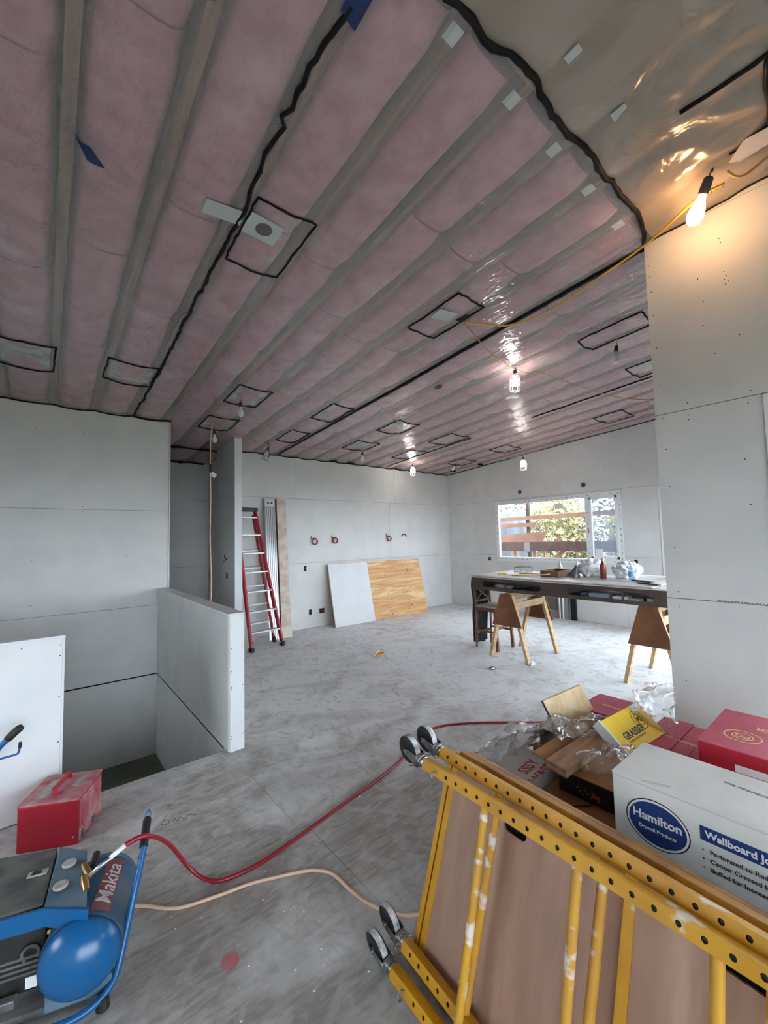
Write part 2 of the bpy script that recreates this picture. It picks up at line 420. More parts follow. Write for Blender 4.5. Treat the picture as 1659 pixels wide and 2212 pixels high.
# pink marking-paint spot and a small one, thin paint film
PAINT = mat('pink_marking_paint', (206, 110, 128), .8, c2=(172, 140, 136), scale=30, lo=.45, hi=.7)
def spot(cx, cy, r, seed):
    lp = [(cx + r * (1 + .25 * nz(math.cos(a) * 1.5, math.sin(a) * 1.5, seed)) * math.cos(a), cy + r * (1 + .25 * nz(math.cos(a) * 1.5, math.sin(a) * 1.5, seed + 9)) * math.sin(a)) for a in [2 * math.pi * k / 24 for k in range(24)]]
    return flat_shape([lp], .0006)
put('paint_spot', spot(.607, 1.764, .035, 1), PAINT, flo); put('paint_spot', spot(.65, 3.0, .014, 4), PAINT, flo)

PENCIL = mat('pencil_mark', (84, 78, 74), .9)
put('pencil_mark', B().torus((.595, 2.835, .0008), .022, .0016, n=16, k=4).tube(spline([(.585, 2.86, .0008), (.60, 2.885, .0008), (.62, 2.90, .0008)], 4), .0014, 4).tube(spline([(.63, 2.81, .0008), (.645, 2.84, .0008), (.655, 2.80, .0008), (.675, 2.83, .0008), (.69, 2.79, .0008), (.715, 2.82, .0008), (.75, 2.79, .0008)], 4), .0013, 4), PENCIL, flo)
# ------------------------------------------------------------------ walls
wb = drywall('wall_back', 'y', YB, -1, 2.30, XW + .1, [(1.2192, [4.74]), (2.4384, [5.96]), (None, [3.665, 6.1])])
ww = drywall('wall_window', 'x', XW, -1, YR - .12, YB, [(1.2192, [4.2]), (2.4384, [2.4]), (None, [4.732, 2.3])], holes=[(3.0, 5.657, 1.105, 2.408), (1.1, 2.42, .08, 2.42)])
wr = drywall('wall_right', 'x', XR, -1, Y0, YR, [(1.2192, [-1.4]), (2.4384, [-.2]), (3.66, [-1.4]), (None, [])], holes=[(-1.3, .42, .9, 2.43)], backt=.13)
wl = drywall('wall_stair', 'y', YL, -1, X0, XL, [(-1.165, []), (0.0, [-.9]), (.865, [-1.2]), (2.081, []), (None, [-1.2])], zbot=-2.7, backt=.13)
we = drywall('wall_left', 'x', X0, 1, Y0, YREC, [(1.2192, [0, 2.44]), (2.4384, [1.2, 3.6]), (None, [0, 2.44])], holes=[(1.7, 3.3, 1.0, 2.3)])
wq = drywall('wall_rear', 'y', Y0, 1, X0, XR + .14, [(1.2192, []), (2.4384, []), (None, [0.2])], holes=[(-1.9, 2.7, .06, 2.40)])
wn = drywall('wall_return', 'y', YR - .12, 1, XR + .14, XW, [(1.2192, []), (2.4384, [5.5]), (None, [])], holes=[(3.8, 7.5, .08, 2.42)])
wp = drywall('wall_post', 'x', 2.377, 1, 6.383, YB - .001, [(2.4384, []), (None, [])], backt=.103)
put('post_side', B().hexa([(2.262, 6.383, 0), (2.275, 6.383, 0), (2.275, 7.22, 0), (2.262, 7.22, 0), (2.262, 6.383, ceil(6.383) - .005), (2.275, 6.383, ceil(6.383) - .005), (2.275, 7.22, ceil(7.22) - .005), (2.262, 7.22, ceil(7.22) - .005)]), DRY, wp, True)
put('post_end', B().box((2.262, 6.370, 0), (2.377, 6.3825, ceil(6.37) - .005)), DRYW, wp, True)
wc = drywall('wall_recess', 'y', YREC, -1, X0, 2.45, [(1.2192, []), (2.4384, [.6]), (None, [])])
wd = drywall('wall_recess_side', 'x', 2.40, -1, 7.22, YREC, [(2.4384, []), (None, [])], backt=.1)
# end cap of the stair wall
put('wall_end', B().box((XL - .001, YL - .013, 0), (XL + .012, YL + .13, ceil(YL + .13) - .01)), DRY, wl, True)

# half wall by the stair opening
wh = struct('wall_half', (XH, YE, 0))
put('stair_face', B().box((XH, YE, 0.004), (XH + .013, YL - .014, HH - .015)), DRY, wh, True)
put('room_face', B().box((XH + .1125, YE, 0.0), (XH + .1255, YL - .014, HH - .015)), DRY, wh, True)
put('end_face', B().box((XH + .010, YE - .0132, 0.0), (XH + .1255, YE - .0004, HH - .015)), DRYW, wh, True, bev=.0015)
put('core', B().box((XH + .0135, YE, 0), (XH + .112, YL - .014, HH - .016)), BACK, wh, True)
put('cap', B().box((XH - .003, YE - .015, HH - .014), (XH + .128, YL - .0135, HH)), DRYW, wh, True, bev=.001)
put('lower_stair_face', B().box((XH + .0, YE + .072, -1.165), (XH + .0125, YL - .014, -.010)), DRY, wh, True)
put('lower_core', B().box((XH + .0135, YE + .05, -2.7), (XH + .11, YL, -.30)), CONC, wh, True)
screws(wh, [(XH + .024, YE - .0132, z) for z in (.98, .80, .62, .5, .485, .12, .1)] + [(XH + .112, YE - .0132, z) for z in (.80, .5, .12)], (0, -1, 0), .0036)
# guard wall in front of the stairs
wg = struct('wall_guard', (XP, YE, 0))
put('room_face', B().box((X0, YE, 0.008), (XP - .004, YE + .013, HH - .012)), DRYW, wg, True)
put('end_face', B().box((XP - .0035, YE + .0, 0.0), (XP + .010, YE + .115, HH - .012)), DRYW, wg, True, bev=.0012)
put('stair_face', B().box((X0, YE + .102, -.30), (XP - .004, YE + .115, HH - .012)), DRY, wg, True)
put('core', B().box((X0, YE + .0135, 0), (XP - .004, YE + .1015, HH - .013)), BACK, wg, True)
put('cap', B().box((X0, YE - .003, HH - .011), (XP + .012, YE + .118, HH + .003)), DRYW, wg, True, bev=.001)
screws(wg, [(XP - .014, YE, z) for z in (1.02, .955, .70, .42)] + [(-.09, YE, 1.03), (-.19, YE, 1.04)], (0, -1, 0), .0036)
# stairwell box below the floor
stw = struct('floor_stairwell', (0, 4.8, -2.7))
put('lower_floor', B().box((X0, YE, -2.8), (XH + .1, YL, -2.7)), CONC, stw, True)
put('well_front', B().box((X0, YE + .056, -2.7), (XH, YE + .07, -.005)), BACK, stw, True)
put('well_end', B().box((X0 - .1, YE, -2.8), (X0, YL, -.1)), BACK, stw, True)
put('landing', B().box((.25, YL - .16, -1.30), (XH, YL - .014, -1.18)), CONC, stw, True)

put('joint_shade_strip', B().box((X0, YL - .0140, -.010), (XH, YL - .0134, .003)), GAPD, wl, True)  # dark strip laid on the face, standing in for the gap's shade
put('joint_shade_strip', B().box((XH - .0008, YE + .10, -.0095), (XH - .0002, YL - .014, .0035)), GAPD, wh, True)  # same painted gap shade along the half wall
# nail/screw marks on the right wall (positions along y, height)
sp = [(.945, 3.56), (.945, 3.49), (.943, 3.41), (.94, 3.30), (.935, 3.13), (.93, 2.9), (.925, 2.64), (.92, 2.41), (.915, 2.2), (.908, 1.95), (.905, 1.55), (.90, 1.262), (.90, 1.165), (.89, .70),
      (.78, 2.48), (.78, 2.40), (.78, 2.37), (.68, 3.26), (.67, 2.95), (.66, 3.10), (.55, 3.24), (.54, 3.21), (.55, 3.19), (.53, 3.17), (.545, 3.16), (.56, 3.46), (.555, 3.43), (.47, 2.47), (.482, 2.44), (.476, 2.415), (.485, 2.40),
      (.52, 2.07), (.51, 1.80), (.43, 1.29), (.43, 1.18), (.50, 2.82), (.62, 2.75)]
screws(wr, [(XR, a, z) for a, z in sp], (-1, 0, 0), .0036)
for k in range(16): put('edge_print', B().box((XR - .0006, .70 - .016 * k - random.choice((.006, .009, .012)), 1.2225), (XR - .0001, .70 - .016 * k, 1.2285)), PRGREY, wr, True)
# small marks of fasteners on the other sheets
screws(wl, [(x, YL - .0135, z) for z in (1.0, 1.5, 2.05, 2.11, 2.6, 3.0) for x in (-.1, .35, .8, 1.14, 1.24)] , (0, -1, 0), .004)
screws(ww, [(XW - .0135, yv, 2.95) for yv in (6.5, 5.6)], (-1, 0, 0), .004)

# ------------------------------------------------------------------ windows
def window(name, fix, at, a0, a1, z0, z1, mulls, fr=.075, film_last=False, d=.05, marks=False, out=1):
    cx = (a0 + a1) / 2
    root = struct(name, (at, cx, z0) if fix == 'x' else (cx, at, z0))
    def bx(p, q, r, s, e0, e1):
        return B().box((at + e0, p, r), (at + e1, q, s)) if fix == 'x' else B().box((p, at + e0, r), (q, at + e1, s))
    e0, e1 = (-.012 * out, d * out); e0, e1 = min(e0, e1), max(e0, e1)
    put('window_frame', bx(a0, a1, z1 - fr, z1, e0, e1), VINYL, root, True, bev=.004)
    put('window_frame', bx(a0, a1, z0, z0 + fr, e0, e1), VINYL, root, True, bev=.004)
    put('window_frame', bx(a0, a0 + fr, z0 + fr, z1 - fr, e0, e1), VINYL, root, True, bev=.004)
    put('window_frame', bx(a1 - fr, a1, z0 + fr, z1 - fr, e0, e1), VINYL, root, True, bev=.004)
    cuts = [a0 + fr * .5] + mulls + [a1 - fr * .5]
    for mu in mulls: put('window_mullion', bx(mu - fr * .55, mu + fr * .55, z0 + fr, z1 - fr, e0, e1), VINYL, root, True, bev=.004)
    for i in range(len(cuts) - 1):
        gm = GLASSF if (film_last and i == 0) else GLASS
        p0 = (e0 + e1) / 2
        put('window_pane', bx(cuts[i] + fr * .35, cuts[i + 1] - fr * .35, z0 + fr * .8, z1 - fr * .8, p0 - .002, p0 + .002), gm, root, True)
    if marks:
        n = 26
        for i in range(n):
            a = a0 + .05 + (a1 - a0 - .1) * i / (n - 1); L = random.choice((.006, .03, .045))
            for zz in (z0 + fr * .5, z1 - fr * .5): put('frame_mark', bx(a, a + L, zz - .004, zz + .004, e0 - .0006, e0 + .001), MARK, root, True)
        for i in range(12):
            zz = z0 + .06 + (z1 - z0 - .12) * i / 11
            for a in [a0 + fr * .4, a1 - fr * .45] + mulls: put('frame_mark', bx(a - .004, a + .004, zz, zz + random.choice((.008, .04)), e0 - .0006, e0 + .001), MARK, root, True)
    return root
w1 = window('window_1', 'x', XW, 3.0, 5.657, 1.105, 2.408, [3.605], marks=True, film_last=True)
def wbx(p, q, r, s, e0, e1): return B().box((XW + e0, p, r), (XW + e1, q, s))
for (p, q, r, s) in ((3.07, 3.115, 1.18, 2.33), (3.525, 3.565, 1.18, 2.33), (3.07, 3.565, 1.18, 1.225), (3.07, 3.565, 2.29, 2.335)):
    put('sash_frame', wbx(p, q, r, s, -.018, .03), VINYL, w1, True, bev=.003)
put('red_sticker', wbx(3.588, 3.612, 1.66, 1.75, -.0135, -.012), mat('red_sticker', (176, 40, 44), .5), w1, True)
put('sheath_label', wbx(4.86, 4.98, 1.30, 1.50, .012, .0135), PRWHITE, w1, True); put('sheath_label', wbx(3.37, 3.50, 1.20, 1.36, .012, .0135), PRWHITE, w1, True)
put('pane_sticker', wbx(4.08, 4.25, 2.16, 2.26, .012, .0135), PRWHITE, w1, True)
put('window_sill', wbx(3.0, 5.657, 1.092, 1.106, -.02, .02), VINYL, w1, True)
w2 = window('window_2', 'x', XR, -1.3, .42, .9, 2.43, [-.45], fr=.07)
w3 = window('fill_window_3', 'y', YR - .12, 3.8, 7.5, .08, 2.42, [5.65], fr=.07, out=-1)  # unseen glazed opening, added and enlarged to send fill light across the room
w4 = window('window_4', 'x', XW, 1.1, 2.42, .08, 2.42, [], fr=.07)
w6 = window('fill_window_6', 'x', X0, 1.7, 3.3, 1.0, 2.3, [2.5], fr=.07, out=-1)  # unseen window, added as fill light for the half wall's stair face
w5 = window('window_5', 'y', Y0, -1.9, 2.7, .06, 2.40, [-.4, 1.15], fr=.07, out=-1)

# ------------------------------------------------------------------ ceiling
ce = struct('ceiling', (0, YB, C0)); ce.rotation_euler = (-AC, 0, 0)
def cl(x, y, n=0.0): return (x, (y - YB) / CA, n)     # plan point -> ceiling coordinates
BAY = .4035; JX0 = .85 - BAY * 9
def bulge(x, yl):
    t = ((x - JX0) / BAY) % 1.0
    amp = .024 * (.75 + .5 * nz(x * .9, yl * .8, 3.1))
    return -.003 - amp * (1 - abs(2 * t - 1) ** 2.6)
def sheet_n(x, yl):
    e = bulge(x, yl) + .004 * nz(x * 3.1, yl * 1.3, 7) + .002 * nz(x * 9, yl * 5, 1)
    yv = yl * CA + YB
    if yv < .88:
        k = min(1, (.88 - yv) * 5); q = max(0, 1 - math.hypot(x - 2.75, (yv - .45) * 1.2) / .9)
        e += k * (-.02 * max(0, nz(x * 2.2 + 5, yl * 2.2, 4)) - (.004 + .022 * q) * (1 - 2.2 * abs(nz(x * 5.1 + 2, yl * 4.3, 9))) - (.002 + .010 * q) * abs(nz(x * 13, yl * 11, 2)))
    return e
YLE = (YREC + .1 - YB) / CA; YLS = (Y0 - YB) / CA; YMID = (.9 - YB) / CA
put('roof_sheathing', B().box((X0 - .2, YLS - .2, .26), (XW + .2, YLE + .3, .28)), SHEATH, ce)
nj = int((XW - X0) / BAY) + 2
j0 = math.ceil((X0 - JX0) / BAY)
jx = [JX0 + BAY * (j0 + i) for i in range(nj) if JX0 + BAY * (j0 + i) < XW]
for x in jx: put('joist', B().box((x - .026, YLS, .0), (x + .026, YLE, .258)), JOIST, ce)
put('header', B().box((X0, YMID - .02, .03), (XW, YMID + .02, .255)), JOIST, ce)
for q in (((X0 - .2, YLE + .02, -.12), (2.6, YLE + .06, .26)), ((2.6, YLE + .02, 0), (XW + .2, YLE + .06, .26)), ((X0 - .2, YLS - .2, 0), (XW + .2, YLS - .16, .26)), ((XW + .12, YLS - .15, .0), (XW + .16, YLE, .26)), ((X0 - .16, YLS - .15, .0), (X0 - .12, YLE, .26))): put('rim_board', B().box(*q), JOIST, ce)
for k, x in enumerate([jx[0] - BAY] + jx):
    if x + .03 > XW: continue
    segs = []
    y_ = YLS; brk = YMID - .06
    ends = [YLS + .05, (YLS + brk) / 2 + random.uniform(-.3, .3), brk]
    y_ = YMID + .06; ends2 = [y_]
    y_ += random.uniform(.6, 1.6)
    while y_ < YLE - .5: ends2.append(y_); y_ += 1.22 + random.uniform(-.1, .25)
    ends2.append(YLE - .02)
    for en, mt_ in ((ends, BEIGE), (ends2, PINK)):
        for i in range(len(en) - 1):
            a, b_ = en[i] + .006, en[i + 1] - .006; wob = random.random() * 20
            vs = []; fs = []; ts = [.085, .105, .15, .22, .36, .5, .64, .78, .85, .895, .915]; hs = [.20, .085, .040, .012, .003, .002, .003, .012, .040, .085, .20]
            ny = 10
            for r in range(ny + 1):
                yl = a + (b_ - a) * r / ny; endr = .03 if r in (0, ny) else 0
                for t, h in zip(ts, hs):
                    xx = x + BAY * t + (.5 - t) * .05 * (nz(yl * 1.7, wob, 3 if t < .5 else 8) + .5 * nz(yl * 5, wob, 5 if t < .5 else 2))
                    n_ = max(bulge(xx, yl), -.03) + .007 + h + endr + .004 * nz(xx * 6, yl * 3, wob)
                    vs.append((xx, yl, n_ if h < .15 else .21))
            nc = len(ts)
            for r in range(ny):
                for c in range(nc - 1): fs.append((r * nc + c, r * nc + c + 1, (r + 1) * nc + c + 1, (r + 1) * nc + c))
            fs.append(tuple(range(nc))); fs.append(tuple(range(ny * nc + nc - 1, ny * nc - 1, -1)))
            fs.append((0, ny * nc, ny * nc + nc - 1, nc - 1))
            put('insulation_batt', B().add(vs, fs), mt_, ce, smooth='auto')
def sheet(xa, xb, ya, yb, name, mt_, step=BAY / 9, sy=.09):
    nx = int((xb - xa) / step); ny = int((yb - ya) / sy); vs = []; fs = []
    for j in range(ny + 1):
        for i in range(nx + 1):
            x = xa + (xb - xa) * i / nx; yl = ya + (yb - ya) * j / ny; vs.append((x, yl, sheet_n(x, yl)))
    for j in range(ny):
        for i in range(nx): q = j * (nx + 1) + i; fs.append((q, q + nx + 1, q + nx + 2, q + 1))
    return put(name, B().add(vs, fs), mt_, ce, smooth=True, fix=False)
sheet(X0, XW, YMID - .004, (YB - YB) / CA, 'vapour_barrier', POLY)
sheet(X0, 2.45, 0, YLE, 'vapour_barrier', POLY)
sheet(X0, XW, YLS, YMID - .95, 'vapour_barrier', POLY2); sheet(X0, .5, YMID - .95, YMID + .004, 'vapour_barrier', POLY2); sheet(.5, 3.25, YMID - .95, YMID + .004, 'vapour_barrier', POLY2, .022, .022); sheet(3.25, XW, YMID - .95, YMID + .004, 'vapour_barrier', POLY2)

def bead(pts, r=.008, wob=.012, mt_=BEAD, flat=1.0, step=.05, seed=0, name='sealant_bead'):
    """sealant bead following plan points on the ceiling"""
    P = [Vector(cl(x, y)) for x, y in pts]; out = []; rr = []
    s = 0
    for a, b_ in zip(P[:-1], P[1:]):
        L = (b_ - a).length; n = max(1, int(L / step)); pr = Vector((-(b_ - a).y, (b_ - a).x, 0)).normalized()
        for i in range(n):
            q = a.lerp(b_, i / n) + pr * wob * (nz(s * 5, seed, 1) + .6 * nz(s * 17, seed, 2)); s += L / n
            out.append(Vector((q.x, q.y, sheet_n(q.x, q.y) - r * .7))); rr.append(r * 1.2 * (1 + .45 * nz(s * 14, seed, 5)))
    q = P[-1]; out.append(Vector((q.x, q.y, sheet_n(q.x, q.y) - r * .7))); rr.append(r)
    return put(name, B().tube(out, rr, 6), mt_, ce, smooth=True)
bead([(.85, 1.16), (.819, 1.34), (.826, 1.6), (.80, 1.66), (.835, 1.70), (.825, 1.9), (.857, 2.31), (.852, 2.72), (.858, 3.56), (.873, 4.6), (.852, 6.05)], .0095, .02, seed=1, step=.035)
bead([(3.24, .97), (3.244, 1.94), (3.274, 3.58), (3.267, 4.6), (3.269, 5.7), (3.268, 6.95)], .014, .006, NAVY, seed=2)
bead([(3.225, 1.0), (3.235, 1.94), (3.262, 3.55), (3.258, 4.5)], .012, .008, BEAD, seed=12)
bead([(5.83, 1.5), (5.82, 2.6), (5.817, 3.41)], .008, .008, seed=3)
bead([(5.80, 4.6), (5.79, 5.6), (5.78, 6.9)], .007, .008, seed=4)
bead([(1.10, .92), (1.167, .908), (1.332, .915), (1.46, .875), (1.621, .873), (1.83, .90), (2.038, .891), (2.346, .886), (2.6, .89), (2.828, .881), (3.06, .92), (3.16, .96)], .012, .016, seed=5, step=.04)
bead([(.852, 6.07), (1.29, 6.05)], .01, .006, seed=6)
bead([(1.25, 7.17), (2.25, 7.21)], .01, .004, seed=7); bead([(1.2, 8.12), (2.3, 8.12)], .012, .004, seed=8)
bead([(2.4, 7.04), (3.6, 7.04), (7.9, 7.04)], .008, .003, seed=9)
bead([(7.905, 7.0), (7.905, 2.0)], .006, .003, seed=10); bead([(3.19, .96), (3.188, -.2)], .0045, .003, seed=11)
bead([(-1.0, 6.07), (.85, 6.07)], .007, .004, seed=13)
for i, (x, y) in enumerate(((4.9, 7.0), (4.45, 6.98), (6.2, 7.0), (7.6, 6.6), (7.75, 5.9), (1.62, 7.19), (2.05, 7.19), (1.85, 8.1))):
    bead([(x - .08, y), (x + .09, y)], .017, .01, seed=20 + i)
RECTS = [((-.39, .04, 4.57, 5.12), 1), ((.43, .86, 4.55, 5.03), 1), ((.887, 1.25, 2.12, 2.68), 0), ((2.50, 2.83, 2.05, 2.64), 0), ((1.657, 2.06, 4.52, 5.06), 2), ((1.65, 2.06, 5.6, 6.11), 2), ((2.86, 3.20, 4.48, 5.06), 1), ((2.87, 3.18, 5.64, 6.2), 1),
         ((4.03, 4.49, 4.54, 5.06), 1), ((4.1, 4.55, 5.62, 6.12), 2), ((5.30, 5.75, 4.6, 5.15), 1), ((5.37, 5.77, 5.66, 6.25), 1), ((4.11, 4.45, 1.30, 1.88), 0), ((5.32, 5.74, 1.45, 1.88), 1), ((6.86, 7.37, 2.52, 2.95), 1), ((6.87, 7.38, 4.6, 5.0), 1), ((6.90, 7.38, 5.72, 6.15), 2)]
for i, ((a, b_, c, d), k) in enumerate(RECTS):
    sk = .03 * nz(i * 3.3, 1); bead([(a, c + sk), (b_, c - sk), (b_ + sk, d), (a, d + sk), (a, c + sk)], .0062, .018, seed=30 + i, name='sealant_outline', step=.035)
    if k: put('fixture_pad', B().box(cl(a + .03, c + .03, .0), cl(b_ - .03, d - .03, .006)), BOXPAD, ce)
for i, (x, y) in enumerate(((1.224, .986), (1.631, .985), (2.019, .992), (2.415, .994), (2.867, 1.005), (1.697, .723), (2.1, .70))):
    c = cl(x, y); n_ = sheet_n(c[0], c[1]) - .0016
    b = B().box((c[0] - .032, c[1] - .032, n_), (c[0] + .032, c[1] + .032, n_ + .001)); put('tape_patch', b, TAPE, ce)
def strip(pts, name, mt_, drop=.002):
    """thin irregular patch lying on the sheet"""
    P = [cl(x, y) for x, y in pts]; n_ = min(sheet_n(p[0], p[1]) for p in P) - drop
    me = flat_shape([[(p[0], p[1]) for p in P]], .0012); me.transform(Matrix.Translation((0, 0, n_))); return put(name, me, mt_, ce)
strip([(.82, 1.19), (.90, 1.21), (.90, .95), (.82, .93)], 'blue_tape', BLUET)
strip([(.065, 2.28), (.095, 2.31), (.13, 2.315), (.165, 2.36), (.20, 2.40), (.15, 2.405), (.125, 2.40), (.105, 2.36)], 'blue_tape_tear', BLUET)
strip([(3.66, 3.35), (3.70, 3.33), (3.75, 3.42), (3.70, 3.47), (3.67, 3.43)], 'blue_tape_tear', NAVY)
strip([(.66, 2.29), (.66, 2.40), (.87, 2.37), (.87, 2.26)], 'tape_patch', TAPE); strip([(.89, 2.23), (.89, 2.40), (1.10, 2.41), (1.10, 2.24)], 'tape_patch', TAPE)
strip([(2.52, 2.27), (2.54, 2.40), (2.72, 2.36), (2.70, 2.23)], 'tape_patch', TAPE); strip([(2.78, 2.20), (2.76, 2.31), (2.84, 2.31), (2.84, 2.20)], 'dark_opening', GAPD)
c = cl(1.0, 2.315); n_ = sheet_n(c[0], c[1]) - .0045
put('fixture_hole', B().cyl((c[0], c[1], n_), (c[0], c[1], n_ + .003), .05, 24), mat('fixture_hole', (108, 100, 98), .9), ce)
# boxed outline by the big lamp and its sealant
bead([(2.33, .52), (2.35, .35), (2.366, .15), (2.37, -.3)], .009, .008, seed=60); bead([(2.37, .205), (2.53, .231), (2.72, .25), (2.86, .26)], .012, .01, seed=61); bead([(2.85, .43), (2.868, .30), (2.885, .1), (2.89, -.3)], .007, .006, seed=62)
strip([(2.78, .36), (2.80, .26), (2.92, .24), (2.93, .40), (2.88, .44)], 'tape_patch', LABW)

me = letters(')-A', .05, .0002); c = cl(3.03, .56); me.transform(Matrix.Translation((c[0], c[1], sheet_n(c[0], c[1]) - .012)) @ Matrix.Rotation(math.pi, 4, 'X') @ Matrix.Rotation(math.radians(80), 4, 'Z')); put('marker_note', me, PRBLACK, ce)
# ------------------------------------------------------------------ temporary lights
def wpt(x, y, drop): return Vector((x, y, ceil(y) - drop))
for m_ in (BULBON, BULBWARM): m_.cycles.emission_sampling = 'NONE'
BULBP = [(.0125, 0), (.013, -.012), (.015, -.022), (.024, -.045), (.030, -.066), (.030, -.080), (.024, -.098), (.010, -.108)]
def lampholder(name, label, loc, lit, cage, tilt=(0, 0), group=None, big=1.0, cagem=CAGE, bulbm=None):
    """hanging socket with a bulb, with or without a wire cage; loc is its top"""
    t = thing(name, label, 'light', loc, 0, group); t.rotation_euler = (tilt[0], tilt[1], 0)
    t.scale = (big, big, big)
    put('socket', B().lathe([(.011, .0), (.017, -.006), (.0185, -.03), (.0185, -.052), (.016, -.056)], n=14), BLKP, t, smooth='auto')
    put('hook', B().tube(spline([(0, 0, -.004), (.0, .0, .016), (.011, 0, .026), (.018, 0, .014)], 4), .0025, 5), BLKP, t)
    put('bulb', B().lathe(BULBP, (0, 0, -.052), 16), bulbm or (BULBON if lit else BULBOFF), t, smooth=True)
    if lit:
        ld_ = bpy.data.lights.new('bulb_glow', 'POINT'); ld_.energy = .34 if bulbm is None else .105; ld_.shadow_soft_size = .052 * big
        ld_.color = (1, .95, .86) if bulbm is None else (1, .52, .27)
        lo_ = bpy.data.objects.new('bulb_glow', ld_); COL.objects.link(lo_); lo_.parent = t; lo_.location = (0, 0, -.115)
    if cage:
        put('clamp', B().lathe([(.021, -.036), (.023, -.04), (.023, -.056), (.021, -.06)], n=14), cagem, t)
        for k in range(6):
            a = k * math.pi / 3; c, s = math.cos(a), math.sin(a)
            pr = [(.022, -.05), (.044, -.082), (.049, -.12), (.050, -.185), (.044, -.215)]
            put('cage_wire', B().tube([(r * c, r * s, z) for r, z in pr], .0021, 5), cagem, t)
        for z, r in ((-.105, .048), (-.15, .0505), (-.213, .044)): put('cage_ring', B().torus((0, 0, z), r, .0021, n=18, k=5), cagem, t)
    return t
lampholder('bare_bulb_light', 'lit bare bulb glowing warm at the ceiling beside the right wall', (2.855, .52, ceil(.52) - .06), True, False, (.5, -.35), big=1.45, bulbm=BULBWARM)
G1 = 'caged work lights on the string'
lampholder('caged_work_light', 'lit caged work light nearest, hanging mid-ceiling from the tan cord', (4.04, 2.55, 3.50), True, True, (.12, -.1), G1, 1.1, CAGEW)
lampholder('caged_work_light', 'lit caged work light hanging near the corner of the back wall', (6.10, 6.42, 3.22), True, True, (0, 0), G1, 1.1, CAGEW)
lampholder('caged_work_light', 'lit caged work light hanging in front of the wall above the window', (6.75, 4.176, 3.075), True, True, (0, 0), G1, 1.1, CAGEW)
lampholder('caged_work_light', 'unlit caged work light with dark wire cage beside the stair post', (2.90, 6.56, 3.24), False, True, (.1, .25), G1, 1.1)
G2 = 'unlit bulbs in ceiling outlets'
def pendant(label, x, y, drop, tilt=(0, 0)):
    t = lampholder('bare_bulb_light', label, (x, y, ceil(y) - drop), False, False, tilt, G2, 1.1)
    put('pigtail', B().tube(spline([(0, 0, 0), (.008, 0, drop * .4 / 1.1), (-.006, .004, (drop - .01) / 1.1)], 4), .003, 5), CORDO, t)
    return t
pendant('unlit white bulb in the outlined box above the stair half wall', 1.76, 4.76, .10)
pendant('unlit white bulb above the hanging cord by the recess', 1.80, 5.86, .11)
pendant('unlit clear bulb near the top edge of the right wall', 4.33, 1.60, .13, (.1, 0))
pendant('unlit bulb hanging over the middle of the back wall', 4.47, 6.03, .07)
pendant('unlit bulb hanging tilted in the far ceiling corner', 6.97, 5.97, .06, (.2, .5))

def cord(name, label, pts, r, mt_, k=6, cat='cord', group=None, n=6):
    lo = min(pts, key=lambda q: q[2]); root = put(name, B().tube(spline(pts, k), r, n), mt_, None, smooth=True)
    return tag(root, label, cat, group)
def cz(x, y, d): return (x, y, ceil(y) - d)
cord('light_string_cord', 'bright yellow cord from the warm bulb across to the outlined ceiling box', [cz(2.93, .47, .10), cz(2.9, .60, .12), cz(3.07, .90, .10), cz(3.15, 1.24, .10), cz(3.18, 1.69, .13), cz(3.10, 1.98, .12), cz(2.99, 2.12, .08), cz(2.84, 2.26, .045)], .0075, CORDY)
cord('light_string_cord', 'grey cord looping from the warm bulb along the right wall top', [cz(2.90, .45, .06), cz(2.93, .42, .10), cz(2.96, .38, .10), cz(2.98, .28, .06), cz(2.97, .1, .05), cz(2.97, -.4, .04)], .007, CORDO)
cord('light_string_cord', 'tan cord carrying the nearest caged light across the ceiling', [cz(2.83, 2.27, .04), cz(3.35, 2.40, .10), cz(3.75, 2.49, .08), cz(4.04, 2.55, .045), cz(4.25, 2.50, .07), cz(4.37, 2.45, .04), cz(5.0, 2.28, .14), cz(5.7, 2.12, .19), cz(6.3, 1.95, .16), cz(6.9, 1.85, .05)], .006, CORDO)
cord('light_string_cord', 'thin tan cord swooping below the ceiling along the window wall', [cz(7.2, 2.2, .03), cz(7.1, 2.9, .10), (6.95, 3.6, 3.25), (6.75, 4.176, 3.105), (6.75, 4.7, 3.14), cz(6.8, 5.3, .1), cz(6.9, 5.9, .03), (6.5, 6.3, 3.23), (6.10, 6.42, 3.25), cz(5.4, 6.3, .025), cz(4.5, 6.0, .03), cz(3.7, 6.2, .05), (2.90, 6.56, 3.27), cz(2.5, 6.3, .03), cz(1.85, 5.9, .03)], .005, CORDO, 5)
dc = thing('hanging_extension_cord', 'pink-tan cord with a white tag hanging down beside the stair recess', 'cord', (1.755, 5.82, 0))
put('cord', B().tube(spline([(1.755, 5.82, ceil(5.82) - .03), (1.735, 5.82, 3.0), (1.732, 5.82, 2.65), (1.74, 5.82, 2.2), (1.733, 5.82, 1.7), (1.75, 5.82, 1.2), (1.745, 5.82, .6), (1.75, 5.80, .06), (1.82, 5.75, .008), (2.0, 5.7, .008)], 6), .008, 6), CORDW, dc, True, smooth=True)
put('plug', B().lathe([(.012, -.06), (.016, -.05), (.016, .05), (.012, .06)], (1.735, 5.82, 2.66), 10), BLKP, dc, True)
put('tag', B().bar((1.745, 5.82, 2.59), (1.80, 5.80, 2.55), .002, .065, (0, 1, 0)), PRWHITE, dc, True)

